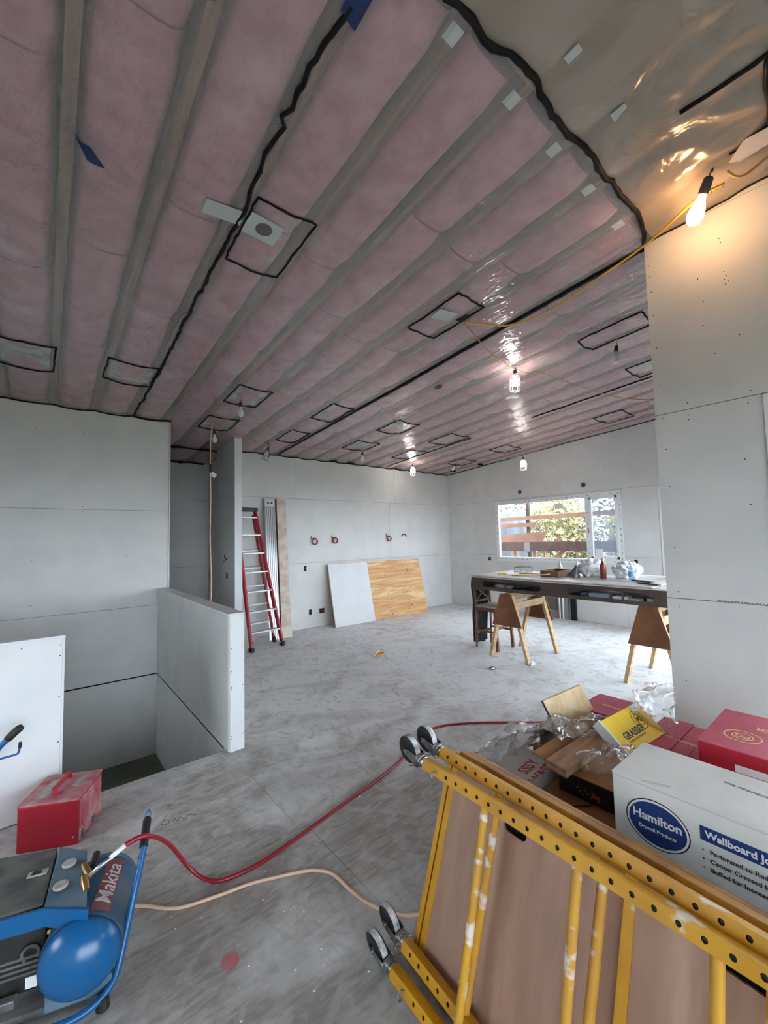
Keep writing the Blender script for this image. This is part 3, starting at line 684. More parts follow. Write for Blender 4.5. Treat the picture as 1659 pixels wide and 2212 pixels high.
# ------------------------------------------------------------------ electrical boxes and wire coils on the walls
def outlet(label, fix, a, z, wd=.055, h=.095, at=None, mt_=None):
    loc = (at, a, z) if fix == 'x' else (a, at, z)
    t = thing('outlet_box', label, 'outlet', loc, 0, 'open electrical boxes in the drywall')
    e = Vector((-1, 0, 0)) if fix == 'x' else Vector((0, -1, 0)); s = Vector((0, 1, 0)) if fix == 'x' else Vector((1, 0, 0)); u = Vector((0, 0, 1))
    def bb(w0, w1, h0, h1, d0, d1):
        return B().hexa([s * x + u * y_ + e * d for d in (d0, d1) for x, y_ in ((w0, h0), (w1, h0), (w1, h1), (w0, h1))])
    put('box_back', bb(-wd / 2, wd / 2, -h / 2, h / 2, .0004, .0015), GAPD, t)
    put('box_rim', bb(-wd / 2, wd / 2, h / 2 - .006, h / 2, .0015, .006), mt_ or BLKP, t); put('box_rim', bb(-wd / 2, wd / 2, -h / 2, -h / 2 + .006, .0015, .006), mt_ or BLKP, t)
    put('box_rim', bb(-wd / 2, -wd / 2 + .006, -h / 2, h / 2, .0015, .006), mt_ or BLKP, t); put('box_rim', bb(wd / 2 - .006, wd / 2, -h / 2, h / 2, .0015, .006), mt_ or BLKP, t)
    put('wire', B().tube([s * -.012 + u * -.02 + e * .004, s * .004 + u * .0 + e * .014, s * .01 + u * .02 + e * .006], .004, 5), mt_ or STEEL, t)
t = thing('cable_stub', 'bent dark cable end poking out of the stair post side', 'cable', (2.262, 6.73, 1.38)); put('cable', B().tube(spline([(0, 0, .0), (-.03, -.01, .01), (-.05, -.03, .05), (-.045, -.05, .07)], 4), .006, 6), BLKP, t); put('cable', B().tube(spline([(0, 0, 0), (-.03, .02, -.02), (-.05, .035, -.05)], 4), .005, 6), BLKP, t)
REDW = mat('red_cable', (150, 62, 58), .5)
outlet('open switch box at chest height left of the leaning sheets', 'y', 3.834, 1.118, at=YB)
outlet('small open outlet box low on the back wall', 'y', 3.932, .293, at=YB)
outlet('wide double outlet box with red wires low on the back wall', 'y', 4.184, .287, .11, at=YB, mt_=REDW)
outlet('open outlet box left of the window above the workbench', 'x', 5.869, 1.128, .075, .075, at=XW)
outlet('open outlet box right of the window behind the workbench', 'x', 2.823, 1.135, at=XW)
outlet('dark switch box on the side of the stair post', 'x', 6.72, 1.12, at=2.262)
outlet('grey outlet box low under the workbench', 'x', 3.62, .50, at=XW)
for (lab, x, z, full) in (('coil of red cable leftmost on the back wall', 4.03, 1.625, 1), ('second coil of red cable from the left on the back wall', 4.49, 1.635, 1), ('coil of red cable with a trailing end right of centre', 5.895, 1.648, 1), ('short arc of red cable nearest the room corner', 6.362, 1.683, 0)):
    t = thing('cable_coil', lab, 'cable', (x, YB, z), 0, 'coils of cable on the back wall')
    if full:
        put('coil', B().torus((0, -.03, 0), .058, .010, (0, 1, 0), 22).torus((.008, -.045, -.006), .052, .008, (0, 1, 0), 22), REDW, t, smooth=True)
        put('cable_end', B().tube([(-.055, -.002, .10), (-.06, -.02, .07), (-.045, -.03, .03)], .007, 5), BLKP, t)
    else: put('coil', B().tube([(.07 * math.cos(a), -.02, .05 * math.sin(a)) for a in [math.pi * k / 10 for k in range(11)]], .011, 6), REDW, t, smooth=True)
for (lab, yv, z) in (('round vent hole above the left half of the window', 5.018, 2.58), ('round vent hole above the right part of the window', 3.654, 2.583)):
    t = thing('round_vent', lab, 'vent', (XW, yv, z), 0, 'round vent openings above the window')
    put('ring', B().torus((-.006, 0, 0), .042, .008, (1, 0, 0), 20), STEEL, t, smooth=True); put('hole', B().cyl((-.001, 0, 0), (-.005, 0, 0), .04, 20), mat('vent_dark', (70, 68, 66), .8), t)
    put('wire', B().tube([(-.006, .01, .01), (-.03, 0, -.02), (-.02, -.015, -.05)], .006, 5), STEEL, t)
# low rough-in panel under the window
rp = thing('rough_in_panel', 'low pale access panel with pipes under the window behind the sawhorse', 'panel', (XW, 4.35, .1))
put('panel', B().box((XW - .03, 4.05, .02), (XW - .002, 4.72, .62)), mat('rough_grey', (150, 150, 148), .8), rp, True)
put('plate', B().box((XW - .05, 4.28, .16), (XW - .031, 4.52, .40)), mat('plate_grey', (104, 98, 94), .8), rp, True)
for yv in (4.15, 4.22, 4.56): put('pipe', B().cyl((XW - .05, yv, .0), (XW - .05, yv, .64), .014, 10), PRWHITE, rp, True)
put('dark_post', B().box((XW - .06, 3.90, 0), (XW - .002, 4.0, .66)), GAPD, rp, True)

# ------------------------------------------------------------------ step ladder (folded, leaning on the wall)
ld = thing('step_ladder', 'folded red fibreglass step ladder with metal steps leaning against the wall', 'ladder', (2.69, 6.2, 0))
fl0, fl1 = Vector((2.435, 6.16, .03)), Vector((2.432, 6.80, 2.16)); fr0, fr1 = Vector((2.96, 6.22, .03)), Vector((2.775, 6.85, 2.16))
sx = Vector((1, .1, 0))
put('front_rail', B().bar(fl0, fl1, .030, .075, sx), RED, ld, True, bev=.004); put('front_rail', B().bar(fr0, fr1, .030, .075, sx), RED, ld, True, bev=.004)
rl0, rl1 = Vector((2.49, 6.30, .09)), Vector((2.47, 6.87, 2.1)); rr0, rr1 = Vector((2.875, 6.34, .09)), Vector((2.76, 6.91, 2.1))
put('rear_rail', B().bar(rl0, rl1, .024, .05, sx), RED, ld, True, bev=.003); put('rear_rail', B().bar(rr0, rr1, .024, .05, sx), RED, ld, True, bev=.003)
for k in range(7):
    z = .265 + .298 * k; t = (z - .03) / 2.13; a = fl0.lerp(fl1, t); b_ = fr0.lerp(fr1, t)
    put('step', B().bar(a + Vector((.012, -.012, 0)), b_ + Vector((-.012, -.012, 0)), .085, .024, (0, 1, 0)), ALUW, ld, True, bev=.003)
    if k < 6:
        t2 = min(1, t + .03); a = rl0.lerp(rl1, t2); b_ = rr0.lerp(rr1, t2); put('rear_bar', B().bar(a, b_, .03, .016, (0, 1, 0)), ALUW, ld, True)
put('top_cap', B().bar(fl1 + Vector((-.035, .03, .03)), fr1 + Vector((.035, .03, .03)), .14, .06, (0, 1, 0)), BLKP, ld, True, bev=.012)
for q in (fl0, fr0): put('foot', B().box((q.x - .028, q.y - .055, 0), (q.x + .028, q.y + .05, .065)), BLACK, ld, True, bev=.008)
for q in (rl0, rr0): put('foot', B().box((q.x - .02, q.y - .035, .045), (q.x + .02, q.y + .035, .13)), BLACK, ld, True, bev=.006)
put('brace', B().bar((2.93, 6.22, .05), (2.80, 6.25, .25), .02, .006), ALUW, ld, True); put('brace', B().bar((2.465, 6.17, .05), (2.55, 6.24, .25), .02, .006), ALUW, ld, True)

# aluminium scaffold plank and spattered timber plank
ap = thing('aluminium_plank', 'ribbed aluminium walk plank standing upright against the back wall', 'plank', (3.05, 6.64, 0))
bx_, tx_ = Vector((3.03, 6.66, 0)), Vector((3.10, 7.005, 2.40)); sx = Vector((1, 0, 0)); dv = (tx_ - bx_).normalized(); nf = dv.cross(sx).normalized()
if nf.y > 0: nf = -nf
put('web', B().bar(bx_ - nf * .005, tx_ - nf * .005, .19, .03, sx), ALU, ap, True)
for k in range(6):
    o_ = sx * (-.082 + .0328 * k) + nf * .014; put('rib', B().bar(bx_ + o_, tx_ + o_ - dv * .14, .012, .014, sx), ALU, ap, True)
put('end_cap', B().bar(tx_ - dv * .14 + nf * .013, tx_ + nf * .013, .19, .014, sx), ALUW, ap, True)
for k in (-1, 1): put('slot', B().bar(tx_ - dv * .085 + nf * .021 + sx * .033 * k, tx_ - dv * .065 + nf * .021 + sx * .033 * k, .036, .002, sx), GAPD, ap, True)
pk = thing('timber_plank', 'plaster-spattered timber plank standing upright beside the aluminium one', 'plank', (3.2, 6.64, 0))
put('board', B().bar((3.235, 6.65, 0), (3.312, 7.0, 2.40), .185, .045, (1, 0, 0)), PLANK, pk, True, bev=.004)
put('frayed_end', B().bar((3.235, 6.632, 0), (3.245, 6.665, .18), .19, .05, (1, 0, 0)), mat('plaster_crust', (214, 208, 200), .9), pk, True, bev=.006)
put('edge_strip', B().bar((3.141, 6.64, .02), (3.218, 6.985, 2.39), .006, .046, (1, 0, 0)), mat('plank_edge', (122, 84, 78), .8), pk, True)

# leaning plywood and drywall sheets
ps = thing('plywood_sheet', 'knotty fir plywood sheet leaning on its long side against the back wall', 'plywood', (5.5, 6.7, 0))
pl = basis((4.29, 6.74, 0), (1, -.02, 0), (0, .27, 1.18))
me = B().box((0, 0, -.0), (2.40, 1.2, .016)).mesh('sheet'); me.transform(pl); put('sheet', me, PLYW, ps, True)
for i in range(30):
    cx = random.choice((1.35, 1.42, 1.9, 1.95, 2.05)) + random.uniform(-.05, .05); cy = random.uniform(.05, 1.15)
    me = flat_shape([ellipse(cx, cy, random.uniform(.008, .016), random.uniform(.006, .011), 10)], .0007); me.transform(pl @ Matrix.Translation((0, 0, .016))); put('knot', me, KNOT, ps, True)
dsx = thing('drywall_offcut', 'white drywall sheet leaning in front of the plywood sheet', 'drywall', (4.7, 6.68, 0))
pl2 = basis((4.275, 6.715, 0), (1, -.02, 0), (0, .27, 1.18))
me = B().box((0, 0, .0), (.93, 1.2, .013)).mesh('sheet'); me.transform(pl2); put('sheet', me, DRYW, dsx, True, bev=.001)
me = B().box((-.012, 0, -.016), (0, 1.2, .011)).mesh('sheet_edge'); me.transform(pl2); put('sheet_edge', me, mat('paper_edge', (168, 150, 138), .8), dsx, True)

# ------------------------------------------------------------------ workbench on sawhorses
bn = thing('workbench', 'long pale-topped workbench with slotted dark apron on two sawhorses', 'workbench', (5.4, 2.65, .88))
BX0, BX1, BY0, BY1 = 4.90, 5.90, 1.35, 3.955
L = BY1 - BY0
apr = [[(0, 0), (L, 0), (L, .17), (0, .17)], stadium(L - (3.766 - BY0 + 2.867 - BY0) / 2 if False else (3.766 + 2.867) / 2 - BY0, .088, .90, .082), stadium((2.518 + 1.60) / 2 - BY0, .085, .93, .085)]
for nm, xx in (('front_apron', BX0), ('rear_apron', BX1 - .018)):
    me = flat_shape(apr, .018); me.transform(basis((xx + (0 if nm == 'x' else 0), BY0, .88), (0, 1, 0), (0, 0, 1))); put(nm, me, BENCH, bn, True)
put('end_panel', B().box((BX0 + .018, BY1 - .018, .88), (BX1 - .018, BY1, 1.05)), BENCH, bn, True); put('end_panel', B().box((BX0 + .018, BY0, .88), (BX1 - .018, BY0 + .018, 1.05)), BENCH, bn, True)
put('bottom_panel', B().box((BX0 + .018, BY0 + .018, .88), (BX1 - .018, BY1 - .018, .898)), BENCH, bn, True)
put('top_panel', B().box((BX0 - .004, BY0, 1.0505), (BX1, BY1, 1.066)), BTOP, bn, True)
put('worktop_sheet', B().box((BX0 - .03, BY0 + .25, 1.072), (BX1 + .01, BY1 + .02, 1.085)), BTOP, bn, True, bev=.001)
put('worktop_core', B().box((BX0 - .02, BY0 + .25, 1.0662), (BX1, BY1 + .01, 1.0718)), CHAIRW, bn, True)
for k in range(3): put('rib', B().box((BX0 + .018, BY0 + .55 + .75 * k, .898), (BX1 - .018, BY0 + .568 + .75 * k, 1.05)), BENCH, bn, True)

def sawhorse(label, x0, x1, yc, half, h=.872):
    t = thing('sawhorse', label, 'sawhorse', ((x0 + x1) / 2, yc, 0), 0, 'sawhorses under the workbench')
    for x in (x0 + .035, x1 - .035):
        for s in (-1, 1):
            put('leg', B().bar((x, yc + s * half, 0), (x, yc + s * .075, h - .02), .064, .038, (1, 0, 0)), WOODL, t, True)
        gx = x0 - .003 if x < (x0 + x1) / 2 else x1 - .007
        f = (h - .44) / h; hb = half - (half - .075) * .44 / h + .045
        me = flat_shape([[(-hb, .44), (hb, .44), (.085, h - .005), (-.085, h - .005)]], .012); me.transform(basis((gx - (.0 if gx < x else -.012) , yc, 0), (0, 1, 0), (0, 0, 1))); put('gusset', me, OSB, t, True)
    put('top_rail', B().box((x0 + .01, yc - .045, h - .09), (x1 - .01, yc - .007, h)), WOODL, t, True, bev=.002)
    put('top_rail', B().box((x0 + .01, yc + .007, h - .09), (x1 - .01, yc + .045, h)), WOODL, t, True, bev=.002)
    put('side_rail', B().box((x0 + .07, yc - .125, h - .20), (x1 - .07, yc - .105, h - .11)), WOODL, t, True)
    return t
sawhorse('pale wooden sawhorse with brown gussets under the chair end of the bench', 4.82, 5.61, 3.34, .285)
sawhorse('pale wooden sawhorse with brown gussets beside the right wall edge', 4.985, 5.81, 1.69, .27)

# things on the bench
ZT = 1.0855
wbx_ = thing('wooden_tray', 'small open wooden box standing on the workbench', 'box', (5.42, 2.95, ZT))
a, b_, c, d = 5.22, 5.62, 2.79, 3.05
for nm, q in (('side', ((a, c, ZT), (a + .014, d, ZT + .085))), ('side', ((b_ - .014, c, ZT), (b_, d, ZT + .085))), ('side', ((a + .014, c, ZT), (b_ - .014, c + .014, ZT + .085))), ('side', ((a + .014, d - .014, ZT), (b_ - .014, d, ZT + .085))), ('bottom', ((a + .014, c + .014, ZT), (b_ - .014, d - .014, ZT + .008)))):
    put(nm, B().box(*q), mat('tray_wood', (168, 104, 62), .6) if nm == 'bottom' else CHAIRW, wbx_, True)
def bottle(name, label, loc, prof, mt_, cap, capm, cat='bottle', extra=None):
    t = thing(name, label, cat, loc); put('body', B().lathe(prof, n=18), mt_, t, smooth='auto'); put('cap', B().lathe(cap, n=14), capm, t, smooth='auto')
    if extra: put('label_band', B().lathe(extra[0], n=18), extra[1], t)
    return t
CLP = film('clear_bottle', .25, .6, .1, tint=(215, 232, 242), vcol=(200, 220, 235))
bottle('glue_bottle', 'white squeeze bottle rising behind the wooden box', (5.70, 3.02, ZT), [(.03, 0), (.033, .01), (.033, .11), (.02, .14), (.012, .15)], PRWHITE, [(.013, .15), (.011, .17), (.004, .205)], PRWHITE)
bottle('metal_flask', 'bronze metal flask standing in front of the white bag', (5.36, 2.285, ZT), [(.032, 0), (.035, .004), (.035, .155), (.031, .18), (.019, .205), (.017, .222)], mat('bronze_flask', (126, 70, 56), .32, .6), [(.0185, .222), (.0185, .255), (.016, .26)], STEEL)
bottle('water_bottle', 'clear plastic water bottle with blue label at right of the bag', (5.36, 1.965, ZT), [(.030, 0), (.033, .006), (.033, .12), (.031, .14), (.013, .175), (.012, .185)], CLP, [(.0135, .185), (.0135, .202), (.012, .204)], PRWHITE, extra=([(.0334, .05), (.0336, .052), (.0336, .105), (.0334, .107)], mat('bottle_label', (120, 160, 196), .5)))
cn = thing('caulking_cone', 'dark silver funnel shaped tube leaning beside the wooden box', 'tube', (5.36, 2.70, ZT))
put('cone', B().lathe([(.085, .0), (.08, .02), (.03, .11), (.018, .16)], (5.40, 2.68, ZT + .0), 16, (.15, -.25, 1)), mat('dusty_silver', (110, 112, 114), .4, .5, c2=(70, 70, 74), scale=20), cn, True, smooth='auto')
put('tip', B().lathe([(.016, .155), (.012, .2), (.01, .21)], (5.40, 2.68, ZT), 10, (.15, -.25, 1)), PRWHITE, cn, True)
def blob(name, label, c, size, mt_, cat, seed, n=56, m_=32, crump=.40, floor=True, part=None):
    t = thing(name, label, cat, (c[0], c[1], c[2])); vs = []; fs = []
    for j in range(m_ + 1):
        th = math.pi * j / m_
        for i in range(n):
            ph = 2 * math.pi * i / n; d = Vector((math.sin(th) * math.cos(ph), math.sin(th) * math.sin(ph), math.cos(th)))
            k = 1 + crump * (noise.turbulence(d * 1.7 + Vector((seed, 0, 0)), 3, True) - .55) + .16 * (.4 - abs(nz(d.x * 4, d.y * 4, d.z * 4 + seed))) + .10 * (.3 - abs(nz(d.x * 9, d.y * 9, d.z * 9 + seed)))
            q = Vector((d.x * size[0], d.y * size[1], d.z * size[2])) * k; q.z = max(q.z + size[2] * .8, 0.0); vs.append(q)
    for j in range(m_):
        for i in range(n): i2 = (i + 1) % n; fs.append((j * n + i, j * n + i2, (j + 1) * n + i2, (j + 1) * n + i))
    put(part or 'body', B().add(vs, fs), mt_, t, smooth=True); return t
blob('plastic_bag', 'crumpled white plastic bag left of the bronze flask', (5.62, 2.54, ZT), (.16, .165, .13), MILKY, 'bag', 3)
blob('plastic_bag', 'crumpled white plastic bag between the bronze flask and water bottle', (5.62, 2.11, ZT), (.16, .16, .125), MILKY, 'bag', 8)
hb = thing('wire_basket', 'small dark wire rack at the left of the workbench', 'rack', (5.62, 3.56, ZT))
for z in (.012, .085): 
    put('rim', B().tube([(5.54, 3.46, ZT + z), (5.70, 3.46, ZT + z), (5.70, 3.66, ZT + z), (5.54, 3.66, ZT + z), (5.54, 3.46, ZT + z)], .003, 5), CAGE, hb, True)
for x, y in ((5.54, 3.46), (5.70, 3.46), (5.70, 3.66), (5.54, 3.66), (5.54, 3.56), (5.70, 3.56)): put('upright', B().cyl((x, y, ZT), (x, y, ZT + .085), .003, 5), CAGE, hb, True)
cg = thing('yellow_trowel', 'yellow handled tool lying flat at the left of the workbench', 'tool', (5.1, 3.5, ZT))
put('handle', B().tube(spline([(5.03, 3.60, ZT + .018), (5.06, 3.54, ZT + .026), (5.08, 3.47, ZT + .018)], 4), [.012] * 8 + [.010], 8), mat('yellow_handle', (232, 196, 90), .5), cg, True)
put('blade', B().bar((5.08, 3.47, ZT + .012), (5.16, 3.35, ZT + .008), .07, .006, (1, .5, 0)), BLKP, cg, True)
for i, (p, q, lab) in enumerate((((5.12, 3.40), (5.30, 3.12), 'yellow stained wood strip lying flat near the yellow tool'), ((5.30, 3.42), (5.42, 3.12), 'brown wood strip lying beside the wooden box'), ((5.06, 3.12), (5.20, 2.90), 'pale wood strip propped in front of the wooden box'))):
    t = thing('wood_strip', lab, 'strip', (p[0], p[1], ZT), 0, 'wood strips on the workbench')
    put('strip', B().bar((p[0], p[1], ZT + .012 + .004 * i), (q[0], q[1], ZT + .012 + (.03 if i == 2 else 0)), .05, .014, (1, 0, 0)), (CARDY, OFFC, WOODL)[i], t, True)
for i, (y, lab) in enumerate(((1.80, 'black handled brush lying near the right end of the bench'), (1.66, 'dark narrow tool at the right front edge of the bench'))):
    t = thing('hand_tool', lab, 'tool', (5.25 - .2 * i, y, ZT), 0, 'hand tools at the right end of the bench')
    put('handle', B().tube([(5.35 - .25 * i, y + .16, ZT + .010), (5.27 - .25 * i, y, ZT + .012)], [.008, .011], 8), BLKP, t, True); put('head', B().bar((5.27 - .25 * i, y, ZT + .012), (5.24 - .25 * i, y - .09, ZT + .010), .05, .014, (1, 0, 0)), SHROUD, t, True)
t = thing('metal_channel', 'long pale metal channel lying along the back of the bench', 'channel', (5.75, 1.7, ZT)); put('channel', B().box((5.72, 1.45, ZT), (5.79, 2.05, ZT + .035)), PRWHITE, t, True)
# things inside the slots
t = thing('sanding_tube', 'grey cylinder tool with dark end lying in the left slot', 'tool', (4.97, 3.3, .90))
put('barrel', B().cyl((4.965, 3.56, .945), (4.965, 3.33, .935), .030, 14), mat('tool_grey', (168, 164, 158), .6), t, True, smooth='auto'); put('collar', B().cyl((4.965, 3.60, .946), (4.965, 3.56, .945), .033, 14), SHROUD, t, True); put('nose', B().cyl((4.965, 3.68, .95), (4.965, 3.60, .947), .024, 14), BLKP, t, True); put('rod', B().cyl((4.965, 3.33, .932), (4.965, 2.98, .925), .010, 8), DARKM, t, True)
for i, (y0, y1, h, mt_, lab) in enumerate(((2.38, 2.30, .05, PRBLUE, 'small dark blue carton in the right slot'), (2.28, 2.06, .062, mat('pale_blue_box', (150, 176, 196), .6), 'pale blue carton in the right slot'), (2.02, 1.86, .05, PRWHITE, 'white printed pack in the right slot'), (1.85, 1.74, .036, LABW, 'flat white pack in the right slot'))):
    t = thing('small_carton', lab, 'carton', (4.97, (y0 + y1) / 2, .898), 0, 'small packs in the right slot'); put('carton', B().box((4.93, y1, .8985), (5.03, y0, .8985 + h)), mt_, t, True, bev=.003); put('flap', B().box((4.931, y1 + .01, .8985 + h), (5.029, y0 - .01, .8985 + h + .002)), PRWHITE, t, True)
t = thing('tape_roll', 'roll of tan paper tape at the right end of the right slot', 'tape', (4.99, 1.62, .898))
put('roll', B().lathe([(.026, 0), (.055, 0), (.055, .055), (.026, .055)], (4.985, 1.635, .8985), 22), mat('tan_roll', (206, 186, 160), .8), t, True, smooth='auto'); put('core', B().lathe([(.024, 0.0), (.026, .0), (.026, .056), (.024, .056)], (4.985, 1.635, .8985), 18), CARD, t, True)

# bar chair with coat
ch = thing('bar_chair', 'brown wooden counter chair with crossed back under the bench end', 'chair', (5.22, 3.84, 0))
for x in (5.045, 5.40):
    put('back_post', B().tube([(x, 4.03, 0), (x, 4.02, .6), (x, 4.05, .97)], [.017, .019, .015], 6), CHAIRW, ch, True)
    put('leg', B().bar((x - .01 if x < 5.2 else x + .01, 3.65, 0), (x, 3.685, .60), .034, .034, (1, 0, 0)), CHAIRW, ch, True)
    put('stretcher', B().bar((x, 3.66, .26), (x, 4.02, .26), .02, .028, (1, 0, 0)), CHAIRW, ch, True)
    put('seat_apron', B().bar((x, 3.685, .575), (x, 4.02, .575), .02, .055, (1, 0, 0)), CHAIRW, ch, True)
put('seat_apron', B().bar((5.045, 3.685, .575), (5.40, 3.685, .575), .02, .055, (0, 1, 0)), CHAIRW, ch, True)
put('stretcher', B().bar((5.045, 3.665, .32), (5.40, 3.665, .32), .02, .028, (0, 1, 0)), CHAIRW, ch, True); put('stretcher', B().bar((5.045, 4.025, .22), (5.40, 4.025, .22), .02, .028, (0, 1, 0)), CHAIRW, ch, True)
put('seat', B().box((5.02, 3.655, .603), (5.425, 4.005, .632)), SEATW, ch, True, bev=.008)
put('cross_bar', B().bar((5.06, 4.03, .68), (5.385, 4.045, .90), .022, .014, (0, 0, 1)), CHAIRW, ch, True); put('cross_bar', B().bar((5.385, 4.03, .68), (5.06, 4.045, .90), .022, .014, (0, 0, 1)), CHAIRW, ch, True)
put('top_rail', B().bar((5.045, 4.05, .95), (5.40, 4.05, .95), .03, .06, (0, 1, 0)), CHAIRW, ch, True, bev=.006); put('lower_back_rail', B().bar((5.045, 4.026, .68), (5.40, 4.026, .68), .016, .03, (0, 1, 0)), CHAIRW, ch, True)
ct = thing('dark_jacket', 'dark jacket draped over the chair back hanging near the floor', 'jacket', (5.22, 4.09, 0))
vs = []; fs = []; NX, NZ = 16, 22
for side in (0, 1):
    for j in range(NZ + 1):
        z = .04 + .97 * j / NZ; wd = .175 - .06 * (1 - j / NZ)
        for i in range(NX + 1):
            u = -1 + 2 * i / NX; x = 5.285 - .045 * (1 - j / NZ) + wd * u + .012 * nz(z * 5, u * 2, 3)
            fold = .028 * math.sin(u * 11 + 2 * nz(z * 2, 0, 1)) * (1 - .6 * j / NZ) + .02 * nz(u * 3, z * 4, 6)
            zz = z + (.06 * nz(u * 2.5, 1, 2) if j < 3 else 0)
            vs.append((x, 4.095 + fold + (.035 if side else 0), max(.01, zz)))
W_ = NX + 1; off = W_ * (NZ + 1)
for side in (0, 1):
    for j in range(NZ):
        for i in range(NX): q = side * off + j * W_ + i; fs.append((q, q + 1, q + W_ + 1, q + W_))
rim = [i for i in range(W_)] + [j * W_ + NX for j in range(1, NZ + 1)] + [NZ * W_ + i for i in range(NX - 1, -1, -1)] + [j * W_ for j in range(NZ - 1, 0, -1)]
for k in range(len(rim)): a, b_ = rim[k], rim[(k + 1) % len(rim)]; fs.append((a, b_, b_ + off, a + off))
put('body', B().add(vs, fs), COAT, ct, True, smooth=True)
put('collar', B().tube(spline([(5.09, 4.06, .975), (5.16, 4.05, .99), (5.36, 4.05, .99), (5.45, 4.06, .975)], 4), .028, 8), COAT, ct, True, smooth=True)

# small things on the floor
t = thing('cord_winder', 'small coil of yellow cord on the floor below the leaning plywood', 'cord', (3.725, 4.71, 0))
put('loop', B().torus((3.725, 4.71, .012), .062, .010, n=20).torus((3.735, 4.70, .024), .055, .009, n=20), mat('straw_yellow', (226, 184, 112), .6), t, True, smooth=True); put('loose_end', B().tube(spline([(3.78, 4.72, .012), (3.74, 4.76, .04), (3.68, 4.71, .045), (3.62, 4.70, .01)], 4), .008, 6), mat('straw_pale', (236, 216, 176), .6), t, True)
blob('crumpled_foil', 'crumpled piece of shiny foil on the floor in front of the sawhorse', (4.34, 3.24, .0), (.05, .035, .02), mat('foil', (190, 190, 190), .25, .6, c2=(60, 60, 60), scale=30), 'foil', 5, 14, 8, .6)
t = thing('paper_scrap', 'white torn paper scrap at the foot of the near sawhorse leg', 'scrap', (4.80, 3.00, 0)); put('scrap', B().add([(4.77, 2.97, .004), (4.90, 2.98, .004), (4.93, 3.05, .03), (4.82, 3.07, .006), (4.77, 2.97, .007), (4.90, 2.98, .007), (4.93, 3.05, .033), (4.82, 3.07, .009)], [(0, 1, 2, 3), (4, 5, 6, 7), (0, 1, 5, 4), (1, 2, 6, 5), (2, 3, 7, 6), (3, 0, 4, 7)]), PRWHITE, t, True)
cr = B()
for i in range(150):
    k = i % 5
    x, y = (random.uniform(.45, 1.25), random.uniform(1.2, 2.6)) if k < 2 else ((random.gauss(1.13, .10), random.gauss(3.33, .05)) if k == 2 else (random.uniform(1.5, 6.5), random.uniform(1.6, 6.4)))
    s = random.uniform(.002, .006) * (2.0 if k > 2 else 1); p = [Vector((random.uniform(-s, s), random.uniform(-s, s), 0)) for _ in range(3)]
    if x < XH + .13 and y > YE: continue
    cr.add([(x - s, y, .0002), (x + s, y - s * .5, .0002), (x, y + s, .0002), (x, y, s)], [(2, 1, 0), (0, 1, 3), (1, 2, 3), (2, 0, 3)])
tag(put('plaster_crumbs', cr, mat('plaster_crumb', (226, 224, 218), .9), None), 'white plaster crumbs scattered over the dusty floor', 'crumbs', kind='stuff')

# ------------------------------------------------------------------ hose, cord
cord('red_air_hose', 'red rubber air hose running across the floor behind the scaffold', [(.285, 2.066, .425), (.335, 2.070, .43), (.369, 2.070, .42), (.423, 2.121, .36), (.489, 2.208, .25), (.544, 2.270, .14), (.586, 2.271, .07), (.639, 2.229, .02), (.709, 2.170, .010), (.887, 2.151, .010), (1.115, 2.189, .010), (1.451, 2.26, .010), (1.981, 2.374, .010), (2.35, 2.53, .010), (2.648, 2.599, .010), (2.95, 2.45, .010), (3.406, 2.052, .010), (3.9, 1.6, .010), (4.3, 1.45, .010)], .0095, HOSE, 8, 'hose')
cord('extension_cord', 'pale extension cord lying on the floor from compressor to scaffold', [(.25, 2.36, .008), (.38, 2.273, .008), (.498, 2.153, .008), (.65, 2.10, .008), (.804, 2.062, .008), (.93, 2.01, .008), (1.045, 1.955, .008), (1.10, 1.91, .008), (1.138, 1.845, .008), (1.15, 1.72, .008), (1.167, 1.617, .008), (1.21, 1.52, .008), (1.289, 1.426, .008), (1.5, 1.35, .008), (1.66, 1.5, .008)], .0075, CORDW, 8, 'cord')

# ------------------------------------------------------------------ red tool box
tb = thing('metal_toolbox', 'dusty red steel tool box with top handle by the guard wall', 'toolbox', (.05, 3.03, 0), math.radians(-26.5))
# local x along the plain front, y to the back
put('body', B().box((-.145, 0.0, 0.0), (.145, .30, .235)), TBRED, tb, bev=.006)
put('lid', B().box((-.148, -.003, .2355), (.148, .303, .248)), TBDUST, tb, bev=.004)
put('side_panel', B().box((.1455, .012, .012), (.149, .288, .230)), TBDUST, tb, bev=.001)
put('embossed_rib', B().tube([(.1495, .14 + .10 * math.cos(a), .12 + .09 * math.sin(a)) for a in [2 * math.pi * k / 20 for k in range(21)]], .004, 5, cap=False), TBDUST, tb)
hd = put('handle', B().bar((0, .06, .285), (0, .24, .285), .024, .010, (1, 0, 0)), TBRED, tb, bev=.002)
for y in (.06, .24): put('handle_bracket', B().bar((0, y, .246), (0, y + (.01 if y < .1 else -.01), .283), .022, .006, (1, 0, 0)), TBRED, tb)
put('handle_plate', B().box((-.02, .03, .2482), (.02, .27, .2505)), TBDUST, tb); put('dusty_label', B().box((-.09, .05, .2482), (-.04, .24, .2492)), GAUGE, tb); put('dusty_label', B().box((.05, .13, .2482), (.09, .24, .2492)), GAUGE, tb)
for y in (.03, .16): put('latch', B().box((.1495, y, .02), (.158, y + .03, .05)), STEEL, tb, bev=.002)
put('rivet', B().lathe([(.007, 0), (.006, .003), (.001, .005)], (.125, -.0005, .045), 10, (0, -1, 0)), CHROME, tb)

